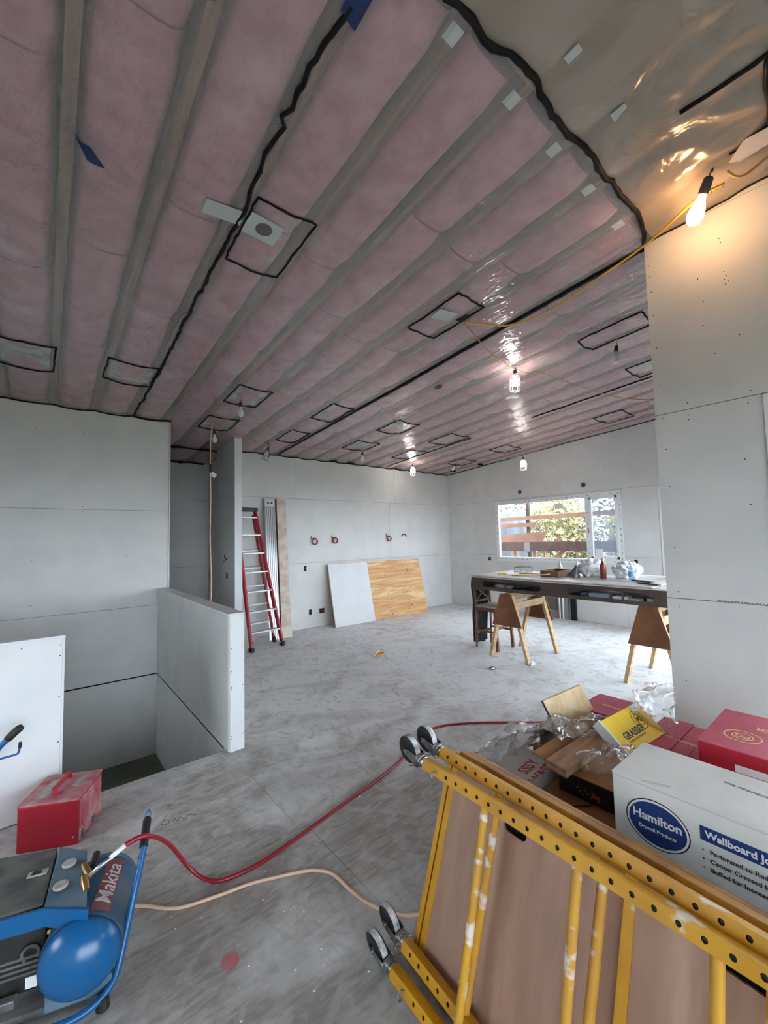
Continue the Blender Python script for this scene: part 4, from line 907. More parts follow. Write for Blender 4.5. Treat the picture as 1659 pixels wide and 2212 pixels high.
# blue tool handle against the guard wall
ht = thing('hooked_hand_tool', 'blue tool with black rubber grip and hook against the white guard wall', 'tool', (-.3, 3.2, 0))
put('grip', B().tube(spline([(-.070, 3.22, .628), (-.10, 3.22, .607), (-.135, 3.22, .572)], 3), [.014, .020, .021, .021, .021, .021, .019], 12), BLACK, ht, True, smooth=True)
put('shaft', B().tube(spline([(-.13, 3.22, .577), (-.18, 3.22, .52), (-.26, 3.22, .35), (-.32, 3.20, .02)], 4), .0155, 10), BLUE, ht, True, smooth=True)
put('hook', B().tube(spline([(-.22, 3.22, .455), (-.16, 3.215, .478), (-.105, 3.21, .482), (-.085, 3.21, .49), (-.079, 3.21, .53)], 4), .006, 8), BLUE, ht, True, smooth=True)
put('hook_tip', B().cyl((-.0795, 3.21, .515), (-.078, 3.21, .545), .008, 8), BLKP, ht, True)

# ------------------------------------------------------------------ air compressor
AX = math.radians(-17.9)
cp = thing('air_compressor', 'blue portable air compressor with dusty tank beside the red tool box', 'compressor', (.185, 2.10, 0), AX)
ca, sa = math.cos(AX), math.sin(AX)
def lc(x, y, z): dx, dy = x - .185, y - 2.10; return (ca * dx + sa * dy, -sa * dx + ca * dy, z)
R_, ZC = .128, .178
prof = []
for k in range(9): a = math.pi / 2 * k / 8; prof.append((R_ * math.sin(a), -.155 - .095 * math.cos(a)))
cyl_ = [(R_, -.155), (R_ + .0015, -.15), (R_, -.145), (R_, .145), (R_ + .0015, .15), (R_, .155)]
put('tank_dome', B().lathe(prof, (0, 0, ZC), 36, (0, 1, 0)), TANKM, cp, smooth=True)
put('tank_shell', B().lathe(cyl_, (0, 0, ZC), 36, (0, 1, 0)), mat('tank_blue_dusty', (46, 88, 122), .55, c2=(88, 102, 112), scale=5, detail=6, lo=.38, hi=.6), cp, smooth='auto')
put('tank_dome', B().lathe([(r, -z) for r, z in prof], (0, 0, ZC), 36, (0, 1, 0)), BLUED, cp, smooth=True)
# label wrapped on the tank shell: angle measured from straight up towards +x
def wrap(me, a_mid, y_mid, r):
    bm = bmesh.new(); bm.from_mesh(me); bmesh.ops.triangulate(bm, faces=bm.faces[:])
    ys = [v.co.y for v in bm.verts]; k = min(ys) + .003
    while k < max(ys): bmesh.ops.bisect_plane(bm, geom=bm.verts[:] + bm.edges[:] + bm.faces[:], plane_co=(0, k, 0), plane_no=(0, 1, 0)); k += .004
    bm.to_mesh(me); bm.free()
    for v in me.vertices:
        u, t, h = v.co; ang = a_mid + -t / r
        v.co = (math.sin(ang) * (r + h), y_mid + u, ZC + math.cos(ang) * (r + h))
    return me
g = B(); n1 = 14
vs = [( -.135 + .27 * i / 1, -.033 + .066 * j / n1, .0006) for j in range(n1 + 1) for i in range(2)]
g.add(vs, [(2 * j, 2 * j + 1, 2 * j + 3, 2 * j + 2) for j in range(n1)])
put('brand_label', wrap(g.mesh('brand_label'), .42, .0, R_), LABR, cp)
mk = letters('Makita', .078, .0004, .0004, 'CENTER', .12); mk.transform(Matrix.Translation((.0, -.026, .0016)) @ Matrix.Scale(1.0, 4)); put('lettering', wrap(mk, .42, .0, R_), LABW, cp)
put('frame_tube', B().tube(spline([lc(*q) for q in ((.354, 2.064, .40), (.335, 2.031, .34), (.308, 1.992, .27), (.276, 1.955, .16), (.256, 1.932, .10), (.228, 1.905, .055), (.159, 1.885, .03), (.068, 1.895, .028), (-.030, 1.95, .028), (-.16, 2.05, .028), (-.26, 2.12, .06))], 5), .0125, 12), BLUE, cp, smooth=True)
put('grip', B().tube([lc(.381, 2.150, .457), lc(.377, 2.140, .45), lc(.350, 2.058, .392)], [.008, .0165, .0165], 12), BLACK, cp, smooth='auto')
put('grip_end', B().tube([lc(.389, 2.172, .470), lc(.385, 2.160, .464), lc(.380, 2.148, .455)], [.006, .012, .0135], 12), BLUED, cp, smooth=True)
put('foot', B().tube([lc(.20, 1.895, .0), lc(.20, 1.895, .04)], [.022, .018], 12), BLACK, cp); put('foot', B().tube([lc(.16, 2.30, .0), lc(.16, 2.30, .05)], [.022, .018], 12), BLACK, cp); put('foot', B().tube([lc(-.2, 2.08, .0), lc(-.2, 2.08, .04)], [.022, .018], 12), BLACK, cp)
put('cradle', B().box((-.10, -.17, .03), (.10, -.14, .09)), BLUED, cp); put('cradle', B().box((-.10, .13, .0), (.10, .16, .09)), BLUED, cp)
# control panel and shroud on the left top
pv = [lc(.082, 2.37, .352), lc(.172, 2.262, .352), lc(.150, 1.93, .335), lc(.03, 2.04, .345)]
put('control_panel', B().hexa([(x, y, .285) for x, y, z in pv] + pv), BLUED, cp, bev=.004)
fv = [(.150, 1.93, .335), (.03, 2.04, .345), (-.12, 2.085, .345), (-.20, 2.12, .345)]
bz = B()
pts = [lc(.152, 1.928, 0), lc(.03, 2.022, 0), lc(-.12, 2.07, 0), lc(-.30, 2.11, 0)]
for i in range(3):
    p, q = pts[i], pts[i + 1]; z0, z1 = (.262, .337) if i == 0 else (.285, .345), (.285, .345)
    bz.hexa([(p[0], p[1], z0[0]), (q[0], q[1], z1[0]), (q[0], q[1] + .012, z1[0]), (p[0], p[1] + .012, z0[0]), (p[0], p[1], z0[1]), (q[0], q[1], z1[1]), (q[0], q[1] + .012, z1[1]), (p[0], p[1] + .012, z0[1])])
put('front_band', bz, BLUE, cp)
put('shroud', B().hexa([(*lc(-.35, 2.14, 0)[:2], .27), (*lc(.03, 2.055, 0)[:2], .27), (*lc(.078, 2.375, 0)[:2], .27), (*lc(-.32, 2.56, 0)[:2], .27), (*lc(-.35, 2.14, 0)[:2], .352), (*lc(.028, 2.055, 0)[:2], .346), (*lc(.076, 2.372, 0)[:2], .350), (*lc(-.32, 2.55, 0)[:2], .352)]), SHROUD, cp, bev=.008)
sw = lc(.01, 2.235, .353); put('switch_frame', B().box((sw[0] - .032, sw[1] - .012, .352), (sw[0] + .032, sw[1] + .016, .357)), GAUGE, cp); put('switch', B().box((sw[0] - .018, sw[1] - .007, .357), (sw[0] + .014, sw[1] + .010, .360)), BLKP, cp)
for q in ((.110, 2.215), (.079, 2.099)):
    c = lc(q[0], q[1], .352); put('gauge', B().lathe([(.024, 0), (.025, .006), (.022, .009), (.001, .0095)], c, 24), GAUGE, cp, smooth='auto')
put('motor', B().cyl(lc(-.30, 2.28, .165), lc(-.02, 2.19, .165), .098, 24), BLKP, cp, smooth='auto')
put('pump_head', B().box((-.30, -.08, .05), (-.13, .10, .26)), BLKP, cp, bev=.008)
for k in range(4): put('cooling_fin', B().box((-.30, -.090, .115 + .018 * k), (-.145, -.078, .123 + .018 * k)), SHROUD, cp)
put('spec_sticker', B().box((-.185, -.0835, .062), (-.150, -.0805, .10)), PRWHITE, cp)
put('drain_nut', B().cyl((-.135, -.05, .215), (-.110, -.05, .215), .014, 8), BRASS, cp)
put('intake_loop', B().tube([(-.17 + .026 * math.cos(a), -.09, .185 + .026 * math.sin(a)) for a in [math.pi * 1.5 * k / 10 - .6 for k in range(11)]], .005, 6), SHROUD, cp)
put('base_rail', B().box((-.34, -.16, .02), (-.10, -.135, .045)), SHROUD, cp); put('terminal_cluster', B().box((-.30, -.13, .045), (-.2, -.10, .075)), ALU, cp, bev=.004)
for q0, q1 in (((.170, 2.09, .345), (.155, 2.16, .36)), ((.155, 2.035, .335), (.150, 2.085, .36))):
    put('coupler', B().tube([lc(*q0), tuple((Vector(lc(*q0)) + Vector(lc(*q1))) / 2), lc(*q1)], [.012, .015, .011], 10), BRASS, cp, smooth='auto')
put('coupler_body', B().tube([lc(.183, 2.135, .35), lc(.20, 2.19, .365)], .014, 10), BLKP, cp)
put('hose_fitting', B().tube([lc(.167, 2.072, .36), lc(.199, 2.072, .38), lc(.236, 2.055, .405)], [.009, .008, .006], 10), ALU, cp, smooth=True)
put('hose_sleeve', B().tube([lc(.232, 2.057, .404), lc(.285, 2.066, .425)], [.0085, .0105], 10), PRWHITE, cp, smooth=True)

# ------------------------------------------------------------------ scaffold frames and platform
def frame_matrix(lo, hi, ang):
    u = Vector((-math.sin(math.radians(ang)), -math.cos(math.radians(ang)), 0)); v = Vector(hi) - Vector(lo); v = v - u * v.dot(u); v.normalize(); n = u.cross(v)
    if n.x > 0: n = -n
    m_ = Matrix((u, v, n)).transposed().to_4x4(); m_.translation = Vector(lo); return m_
def holed_post(x0, x1, yc, h, first, pitch=.0508, r=.0072):
    """square tube along local x; its front face (z = 0) has a row of real holes"""
    b = B(); a = h / 2
    xs = [x0]; holes = []
    x = first
    while x + pitch / 2 < x1: holes.append(x); x += pitch
    def face(xa, xb): b.add([(xa, yc - a, 0), (xb, yc - a, 0), (xb, yc + a, 0), (xa, yc + a, 0)], [(0, 1, 2, 3)])
    face(x0, holes[0] - pitch / 2)
    for hx in holes:
        xa, xb = hx - pitch / 2, hx + pitch / 2
        cs = [(xa, yc - a, 0), (xb, yc - a, 0), (xb, yc + a, 0), (xa, yc + a, 0)]
        N = 12; rg = [(hx + r * math.cos(2 * math.pi * k / N), yc + r * math.sin(2 * math.pi * k / N), 0) for k in range(N)]
        rb = [(p[0], p[1], -.004) for p in rg]
        fs = []
        q = {0: 4 + N * 5 // 8, 1: 4 + N * 7 // 8, 2: 4 + N // 8, 3: 4 + N * 3 // 8}
        order = [(2, 1), (3, 4), (0, 7), (1, 10)]   # corner, ring index nearest
        for (c1, k1), (c2, k2) in zip(order, order[1:] + order[:1]):
            kk = k1
            while kk % N != k2 % N: fs.append((c1 if (kk - k1) < 2 else c2, 4 + (kk + 1) % N, 4 + kk % N)); kk += 1
            fs.append((c1, c2, 4 + (k1 + 2) % N))
        for k in range(N): fs.append((4 + k, 4 + (k + 1) % N, 4 + N + (k + 1) % N, 4 + N + k))
        b.add(cs + rg + rb, fs)
    face(holes[-1] + pitch / 2, x1)
    P = [(x0, yc - a), (x1, yc - a), (x1, yc + a), (x0, yc + a)]
    b.add([(p[0], p[1], 0) for p in P] + [(p[0], p[1], -h) for p in P], [(4, 5, 6, 7), (0, 1, 5, 4), (1, 2, 6, 5), (2, 3, 7, 6), (3, 0, 4, 7)])
    return b
def caster(root, xc, yc, zc, spin):
    """caster on the post end, pointing away along -x; spin turns the fork"""
    M_ = Matrix.Translation((xc, yc, zc)) @ Matrix.Rotation(spin, 4, 'X')
    def pt(b, name, mt_, **k):
        me = b.mesh(name); me.transform(M_); return put(name, me, mt_, root, **k)
    pt(B().lathe([(.0185, 0), (.0225, .003), (.0225, .012), (.019, .016), (.024, .018), (.024, .03), (.016, .034)], (0, 0, 0), 18, (-1, 0, 0)), 'caster_swivel', STEEL, smooth='auto')
    wx, wy = -.098, .022
    for s in (-1, 1):
        me = flat_shape([[(-.030, -.022), (-.030, .022), (-.075, .032), (wx - .012, wy + .008), (wx - .012, wy - .012), (-.07, -.004)]], .003); me.transform(M_ @ Matrix.Translation((0, 0, s * .0245 - .0015))); put('caster_fork', me, STEEL, root)
    pt(B().box((-.036, -.02, -.0245), (-.030, .022, .0245)), 'caster_fork', STEEL)
    wheel = pt(B().lathe([(.016, -.015), (.020, -.018), (.046, -.018), (.0545, -.013), (.0545, .013), (.046, .018), (.020, .018), (.016, .015)], (wx, wy, 0), 28, (0, 0, 1)), 'caster_wheel', BLACK, smooth='auto')
    me = B().lathe([(.0546, -.012), (.0556, -.010), (.0556, .010), (.0546, .012)], (wx, wy, 0), 28, (0, 0, 1)).mesh('tread'); me.transform(M_); put('tread', me, mat_tread, wheel, smooth='auto')
    pt(B().cyl((wx, wy, -.031), (wx, wy, .031), .008, 10), 'caster_axle', STEEL)
    pt(B().bar((-.055, -.028, .0), (-.095, -.045, .0), .030, .004, (0, 0, 1)), 'caster_brake', STEEL)
mat_tread = mat('dusty_tread', (206, 208, 208), .8, c2=(120, 120, 120), scale=22)
def scaffold_frame(label, M_, W_, rungs, x0, first, spins, length=1.86):
    t = thing('scaffold_end_frame', label, 'scaffold', (0, 0, 0), 0, 'folded scaffold frames leaning together'); t.matrix_world = M_
    for yc in (0.0, W_):
        po = put('post', holed_post(x0, x0 + length, yc, .038, first), YEL, t, fix=False)
        put('hole_shade_liner', B().box((x0 + .004, yc - .015, -.032), (x0 + length - .004, yc + .015, -.0065)), DARKM, po)  # dark liner added inside the post, so its holes look shaded
    for xr in rungs:
        put('rung', B().cyl((xr, .018, -.019), (xr, W_ - .018, -.019), .0145, 14), YELW, t, smooth='auto')
    for (yc, sp_) in ((0.0, spins[0]), (W_, spins[1])): caster(t, x0, yc, -.019, sp_)
    for yc in (0.0, W_):
        put('pin', B().cyl((first - .055, yc, -.045), (first - .055, yc, .012), .005, 8), STEEL, t)
        put('pin_ring', B().torus((first - .055, yc - .012, .010), .012, .002, (1, .3, 0), 14, 5), STEEL, t)
    return t
M1 = frame_matrix((1.02, 1.18, .05), (1.207, 1.146, .735), 2.7)
M2 = frame_matrix((1.083, 1.162, .10), (1.303, 1.145, .745), 4.6)
scaffold_frame('yellow perforated scaffold frame with casters, nearest of the leaning pair', M1, .71, (.213, .545, .867, 1.2, 1.5), -.098, .035, (.5, .35))
scaffold_frame('yellow perforated scaffold frame with casters, behind the nearest one', M2, .682, (.185, .565, .93, 1.3), -.125, -.075, (.5, .4))
pf = thing('scaffold_platform', 'brown plywood scaffold deck with yellow edging behind the leaning frames', 'platform', (0, 0, 0)); M3 = M2 @ Matrix.Translation((0, 0, -.075)); pf.matrix_world = M3
dx0, dx1, dy0, dy1 = -.135, 1.70, -.05, .688
me = flat_shape([[(dx0 + .03, dy0 + .01), (dx1, dy0 + .01), (dx1, dy1 - .02), (dx0 + .03, dy1 - .02)], stadium(.228, .562, .10, .036), stadium(.87, .586, .115, .036), stadium(.45, .10, .1, .036)], .012)
me.transform(Matrix.Translation((0, 0, -.012))); put('deck', me, DECK, pf)
put('slot_shade_sheet', B().box((dx0 + .03, dy0 + .01, -.030), (dx1, dy1 - .02, -.026)), GAPD, pf)  # dark sheet behind the handle slots, painted as their shade
put('edge_channel', B().box((dx0, dy0, -.035), (dx0 + .022, dy1, .004)), YEL, pf, bev=.003); put('edge_channel', B().box((dx0 + .030, dy0, -.035), (dx0 + .060, dy1 - .02, .004)), YEL, pf, bev=.003); put('edge_channel', B().box((dx0 + .022, dy0, -.034), (dx0 + .030, dy1 - .02, -.008)), DECKED, pf)
put('long_rail', B().box((dx0 + .06, dy1 - .02, -.045), (dx1, dy1 + .02, .008)), DECKED, pf, bev=.003); put('long_rail', B().box((dx0, dy0 - .02, -.045), (dx1, dy0 + .01, .008)), DECKED, pf, bev=.003)
put('long_lip', B().box((dx0 + .06, dy1 + .012, -.075), (dx1, dy1 + .020, -.045)), DECKED, pf)
for xx in (.60, 1.25): put('cross_channel', B().box((xx, dy0, -.002), (xx + .030, dy1 - .02, .006)), YEL, pf, bev=.002)

# ------------------------------------------------------------------ stack of cartons behind the scaffold
def carton(name, label, a, b_, side, top=None, group=None, cat='carton', bev=.004):
    c = ((a[0] + b_[0]) / 2, (a[1] + b_[1]) / 2, a[2]); t = thing(name, label, cat, c, 0, group)
    put('body', B().box(a, (b_[0], b_[1], b_[2] - .004)), side, t, True, bev=bev)
    ym = (a[1] + b_[1]) / 2; xm = (a[0] + b_[0]) / 2; tp = top or side
    if b_[0] - a[0] < b_[1] - a[1]:
        put('flap', B().box((a[0], a[1], b_[2] - .004), (xm - .001, b_[1], b_[2])), tp, t, True); put('flap', B().box((xm + .001, a[1], b_[2] - .004), (b_[0], b_[1], b_[2])), tp, t, True)
    else:
        put('flap', B().box((a[0], a[1], b_[2] - .004), (b_[0], ym - .001, b_[2])), tp, t, True); put('flap', B().box((a[0], ym + .001, b_[2] - .004), (b_[0], b_[1], b_[2])), tp, t, True)
    return t
def onto(t, me, o, x, y, mt_, name='lettering'):
    me.transform(basis(Vector(o) - t.location, x, y)); return put(name, me, mt_, t)
carton('large_carton', 'big brown carton under the white joint tape carton', (1.60, .02, 0), (2.0, .72, .496), CARD)
carton('large_carton', 'big brown carton under the red cartons by the right wall', (2.03, .02, 0), (2.80, .90, .50), CARD)
wbx = thing('joint_tape_carton', 'white carton printed with blue oval and banner behind the scaffold', 'carton', (1.755, .39, .498))
x0, x1, y0, y1, z0, z1 = 1.604, 1.906, .08, .692, .498, .800
put('body', B().box((x0, y0, z0), (x1, y1, z1 - .005)), CARDW, wbx, True, bev=.003); put('flap', B().box((x0 - .001, y0, z1 - .0052), (x1 + .001, y1 + .001, z1)), CARDW, wbx, True, bev=.002)
FX = x0 - .0004
oc = (.557, .676)
def face(me, y, z, mt_, d, name='lettering'): return onto(wbx, me, (FX - d, y, z), (0, -1, 0), (0, 0, 1), mt_, name)
face(flat_shape([ellipse(0, 0, .094, .077)], .0004), oc[0], oc[1], PRBLACK, .0, 'oval_badge'); face(flat_shape([ellipse(0, 0, .0905, .0735)], .0004), oc[0], oc[1], PRWHITE, .0005, 'oval_badge'); face(flat_shape([ellipse(0, 0, .0845, .067)], .0004), oc[0], oc[1], PRBLUE, .001, 'oval_badge')
face(letters('Hamilton', .0385, .0003, .0010, 'CENTER'), oc[0], oc[1] + .004, PRWHITE, .0018); face(letters('Drywall Products', .0155, .0003, .0003, 'CENTER'), oc[0], oc[1] - .026, PRWHITE, .0018)
face(flat_shape([[(0, 0), (.352, 0), (.352, .043), (0, .043)]], .0004), .437, .695, PRBLUE, .0, 'banner'); face(letters('Wallboard Joint Tape', .0285, .0003, .0009), .424, .7075, PRWHITE, .001)
for i, s in enumerate(('Perforated to Reduce', 'Center Creased for', 'Buffed for Increased')):
    face(letters(s, .0182, .0003, .00015), .415, .661 - .026 * i, PRBLACK, .0003); face(flat_shape([ellipse(0, 0, .0022, .0022, 10)], .0004), .432, .667 - .026 * i, PRBLACK, .0002, 'bullet')
onto(wbx, letters('Not Labeled For Individual Sale', .020, .0003, .0003), (1.80, .16, z1 + .0004), (.04, 1, 0), (-1, .04, 0), PRGREY)
put('crease', B().bar((1.608, .60, z1 + .0004), (1.64, .52, z1 + .0006), .012, .001, (1, .3, 0)), LABW, wbx, True)
put('tape_strip', B().box((x0 - .0016, y0, z1 - .012), (x0 - .0008, y1, z1 - .008)), LABW, wbx, True)
# red cartons
carton('screw_carton', 'flat red screw carton under the topmost red one', (2.06, .06, .502), (2.60, .58, .60), CARDR, CARDP, 'red screw cartons'); carton('screw_carton', 'red screw carton second from the top of the pile', (2.07, .07, .602), (2.55, .56, .708), CARDR, CARDP, 'red screw cartons')
rc_ = carton('screw_carton', 'topmost red screw carton behind the white carton', (2.085, .05, .71), (2.53, .555, .805), CARDR, CARDP, 'red screw cartons')
onto(rc_, letters('GRABBER', .052, .0003, .0012), (2.36, .20, .8056), (.12, 1, 0), (-1, .12, 0), PRTAN); onto(rc_, flat_shape([ellipse(0, 0, .062, .062), ellipse(0, 0, .056, .056)], .0004), (2.24, .44, .8054), (1, 0, 0), (0, 1, 0), PRTAN, 'round_logo'); onto(rc_, flat_shape([ellipse(0, 0, .036, .036), ellipse(0, 0, .031, .031)], .0004), (2.24, .44, .8054), (1, 0, 0), (0, 1, 0), PRTAN, 'round_logo'); onto(rc_, letters('PG', .042, .0003, .0008, 'CENTER'), (2.252, .44, .8056), (.12, 1, 0), (-1, .12, 0), PRTAN)
put('white_label', B().box((2.09, .20, .8054), (2.19, .29, .806)), PRWHITE, rc_, True); put('white_label', B().box((2.0845, .33, .722), (2.085, .44, .75)), PRWHITE, rc_, True)
r2 = carton('screw_carton', 'flat pink red carton left of the topmost red one', (2.28, .60, .502), (2.74, .74, .60), CARDR, CARDP, 'red screw cartons'); r3 = carton('screw_carton', 'flat pink red carton beside the clear plastic bag', (2.30, .745, .502), (2.76, .885, .602), CARDR, CARDP, 'red screw cartons')
onto(r3, letters('GRABBER', .03, .0003, .0006), (2.52, .77, .6026), (.1, 1, 0), (-1, .1, 0), PRTAN); onto(r2, letters('GRABBER', .03, .0003, .0006), (2.50, .62, .6006), (.1, 1, 0), (-1, .1, 0), PRTAN)
carton('base_carton', 'plain brown carton under the tilted yellow carton', (2.10, .91, 0), (2.78, 1.32, .50), CARD)
r4 = carton('screw_carton', 'pink red carton showing behind the yellow carton', (2.46, 1.0, .502), (2.76, 1.24, .635), CARDR, CARDP, 'red screw cartons'); onto(r4, letters('GRABBER', .03, .0003, .0006), (2.60, 1.03, .6356), (.1, 1, 0), (-1, .1, 0), PRTAN)
# tilted yellow carton
ya, yb_, yc_ = Vector((2.115, .965, .70)), Vector((2.50, .93, .705)), Vector((2.145, .845, .605))
yt = thing('yellow_screw_carton', 'yellow carton lid with round logo tilted on top of the pile', 'carton', (2.3, .9, .56)); yx = (yb_ - ya).normalized(); yy = (ya - yc_).normalized(); yn = yx.cross(yy)
if yn.z < 0: yn = -yn
ybm = basis(yc_ - yt.location, yx, yy); W2, H2 = (yb_ - ya).length, (ya - yc_).length + .02
me = B().box((0, 0, -.035), (W2, H2, 0)).mesh('body'); me.transform(ybm); put('body', me, CARDY, yt, bev=.003)
me = B().box((-.012, -.002, -.040), (-.001, H2 + .004, .012)).mesh('open_flap'); me.transform(ybm); put('open_flap', me, CARDW, yt)
def ylab(me, x, y, mt_, name='lettering', d=.0006): me.transform(ybm @ Matrix.Translation((x, y, d))); return put(name, me, mt_, yt)
ylab(letters('GRABBER', .046, .0003, .0012), .075, .055, PRBLACK); ylab(letters('CONSTRUCTION PRODUCTS', .0125, .0003, .0002), .08, .038, CARD)
for r0, r1 in ((.050, .0465), (.031, .028)): ylab(flat_shape([ellipse(0, 0, r0, r0), ellipse(0, 0, r1, r1)], .0004), .285, .105, PRBLACK, 'round_logo', .0002)
ylab(letters('PG', .036, .0003, .001, 'CENTER'), .285, .092, PRBLACK); me = B().box((W2 - .09, H2 - .035, .0004), (W2 - .01, H2 + .001, .001)).mesh('white_tape'); me.transform(ybm); put('white_tape', me, PRWHITE, yt)
# left part of the pile
carton('base_carton', 'brown carton low in the pile behind the scaffold top', (1.74, .73, 0), (2.025, 1.06, .498), CARD)
tr_ = thing('cardboard_tray', 'flattened brown cardboard with a dark crease on the low carton', 'cardboard', (1.9, .9, .5))
put('sheet', B().hexa([(1.735, .725, .5), (2.08, .725, .5), (2.08, 1.07, .5), (1.735, 1.07, .5), (1.735, .725, .506), (2.08, .725, .506), (2.08, 1.07, .506), (1.735, 1.07, .506)]), CARD, tr_, True)
put('upturned_flap', B().hexa([(1.735, 1.07, .502), (2.0, 1.07, .502), (2.0, 1.075, .502), (1.735, 1.075, .502), (1.735, 1.09, .545), (2.0, 1.09, .545), (2.0, 1.095, .545), (1.735, 1.095, .545)]), LABW, tr_, True)
put('strap', B().tube(spline([(1.735, .93, .508), (1.80, .88, .510), (1.88, .86, .510), (2.0, .86, .508)], 5), .003, 5), PRBLACK, tr_, True); put('dark_edge', B().box((1.732, .725, .499), (1.7345, 1.07, .5055)), PRBLACK, tr_, True)
bk = carton('black_carton', 'black printed carton lying on the flattened cardboard', (1.82, .71, .508), (2.16, 1.02, .60), CARDK, CARD); [put('grey_print', B().box((1.8192, .93 - .011 * k, .552 - .012 * (k % 3)), (1.8198, .938 - .011 * k, .558 - .012 * (k % 3))), PRGREY, bk, True) for k in range(9)]; put('red_print', B().box((1.8192, .84, .535), (1.8198, .875, .55)), PRRED, bk, True)
put('raised_flap', B().hexa([(1.82, 1.02, .598), (2.14, 1.02, .598), (2.14, 1.024, .598), (1.82, 1.024, .598), (1.80, 1.13, .635), (2.14, 1.13, .635), (2.14, 1.134, .635), (1.80, 1.134, .635)]), CARD, bk, True)
wcx = carton('white_carton', 'white carton with red lettering under clear plastic at the pile end', (1.80, 1.10, 0), (2.09, 1.42, .478), CARDW)
onto(wcx, letters('WASSS', .075, .0003, .0015), (1.83, 1.13, .4786), (1, .12, 0), (-.12, 1, 0), PRRED); onto(wcx, letters('SSSY', .075, .0003, .0015), (1.86, 1.21, .4786), (1, .12, 0), (-.12, 1, 0), PRRED)
for i in range(3): put('grey_print', B().box((1.7995, 1.13, .40 - .025 * i), (1.7999, 1.30 - .02 * i, .408 - .025 * i)), PRGREY, wcx, True)
t = thing('board_offcut', 'brown laminated board offcut lying across the black carton', 'board', (2.0, 1.0, .605))
for k in range(4): put('ply_layer', B().hexa([(1.755 + dx, 1.0 + dy, z) for z in (.606 + .009 * k, .6145 + .009 * k) for dx, dy in ((.0, -.052), (.47, -.06), (.47, .045), (.02, .052))]), (OFFC, WOODL, OFFC, OFFC)[k], t, True)
t = thing('plywood_offcut', 'pale tan plywood square standing up from the pile', 'board', (2.3, 1.33, .5))
C1 = [Vector(q) for q in ((2.19, 1.24, .56), (2.52, 1.165, .575), (2.41, 1.19, .785), (2.055, 1.215, .78))]
C1 = [Vector((2.165, 1.205, .592)), Vector((2.515, 1.15, .596)), Vector((2.42, 1.195, .778)), Vector((2.05, 1.215, .778))]
nn = (C1[1] - C1[0]).cross(C1[3] - C1[0]).normalized()
if nn.y > 0: nn = -nn
dn = (C1[0] - C1[3]) * .5
base = [C1[0] + Vector((.0, 0, 0)), C1[1], C1[2], C1[3]]
put('face', B().hexa([p for p in base] + [p - nn * .014 for p in base]), OFFT, t, True, bev=.001)
put('edge_layer', B().hexa([C1[3], C1[0], C1[0] + Vector((-.003, 0, -.001)), C1[3] + Vector((-.003, 0, -.001))] + [p - nn * .014 for p in (C1[3], C1[0], C1[0] + Vector((-.003, 0, -.001)), C1[3] + Vector((-.003, 0, -.001)))]), BENCH, t, True)
t2 = carton('grey_carton', 'open grey carton holding the pale plywood square', (2.14, 1.10, .502), (2.44, 1.30, .60), mat('grey_carton', (120, 112, 104), .8), CARD)
# clear plastic
def crumple(name, label, path, w, seed, mt_=CLEAR):
    """thin crumpled film: a ribbon through the path, each with a width vector"""
    t = thing(name, label, 'bag', tuple(path[0][0])); P = [Vector(a) for a, b in path]; Wv = [Vector(b) for a, b in path]; n = 22
    S = spline(P, 10); SW = spline(Wv, 10); vs = []; fs = []
    for i, (p, ww_) in enumerate(zip(S, SW)):
        for j in range(n + 1):
            u = j / n - .5; q = p + ww_ * u; 
            rd = lambda f, o: (abs(nz(q.x * f + o, q.y * f, q.z * f + seed)) - .25)
            q = q + Vector((rd(9, 0), rd(9, 5), rd(9, 11))) * .06 + Vector((rd(23, 2), rd(23, 8), rd(23, 3))) * .03; vs.append(q)
    for i in range(len(S) - 1):
        for j in range(n): q = i * (n + 1) + j; fs.append((q, q + 1, q + n + 2, q + n + 1))
    o = put('film', B().add(vs, fs), mt_, t, True, smooth=True, fix=False); md = o.modifiers.new('thickness', 'SOLIDIFY'); md.thickness = .0006
    return t
crumple('clear_plastic_wrap', 'clear crumpled plastic wrap over the left end of the carton pile', [((1.93, 1.46, .15), (.42, .05, 0)), ((1.86, 1.42, .38), (.42, -.05, .02)), ((1.90, 1.34, .54), (.5, -.12, .02)), ((2.02, 1.22, .66), (.5, -.2, .0)), ((2.12, 1.10, .70), (.40, -.22, -.02)), ((2.14, 1.02, .64), (.34, -.2, -.04))], .4, 2)
crumple('clear_plastic_wrap', 'clear plastic bag sticking up behind the yellow carton', [((2.50, .84, .61), (.10, -.14, 0)), ((2.50, .85, .70), (.12, -.17, .02)), ((2.51, .86, .79), (.10, -.15, .05)), ((2.53, .88, .85), (.05, -.07, .03))], .3, 5)
crumple('clear_plastic_wrap', 'clear plastic scrap between the black carton and the yellow carton', [((1.86, .90, .615), (.10, -.16, 0)), ((1.98, .87, .66), (.12, -.2, .03)), ((2.10, .85, .66), (.1, -.2, .05))], .3, 9)

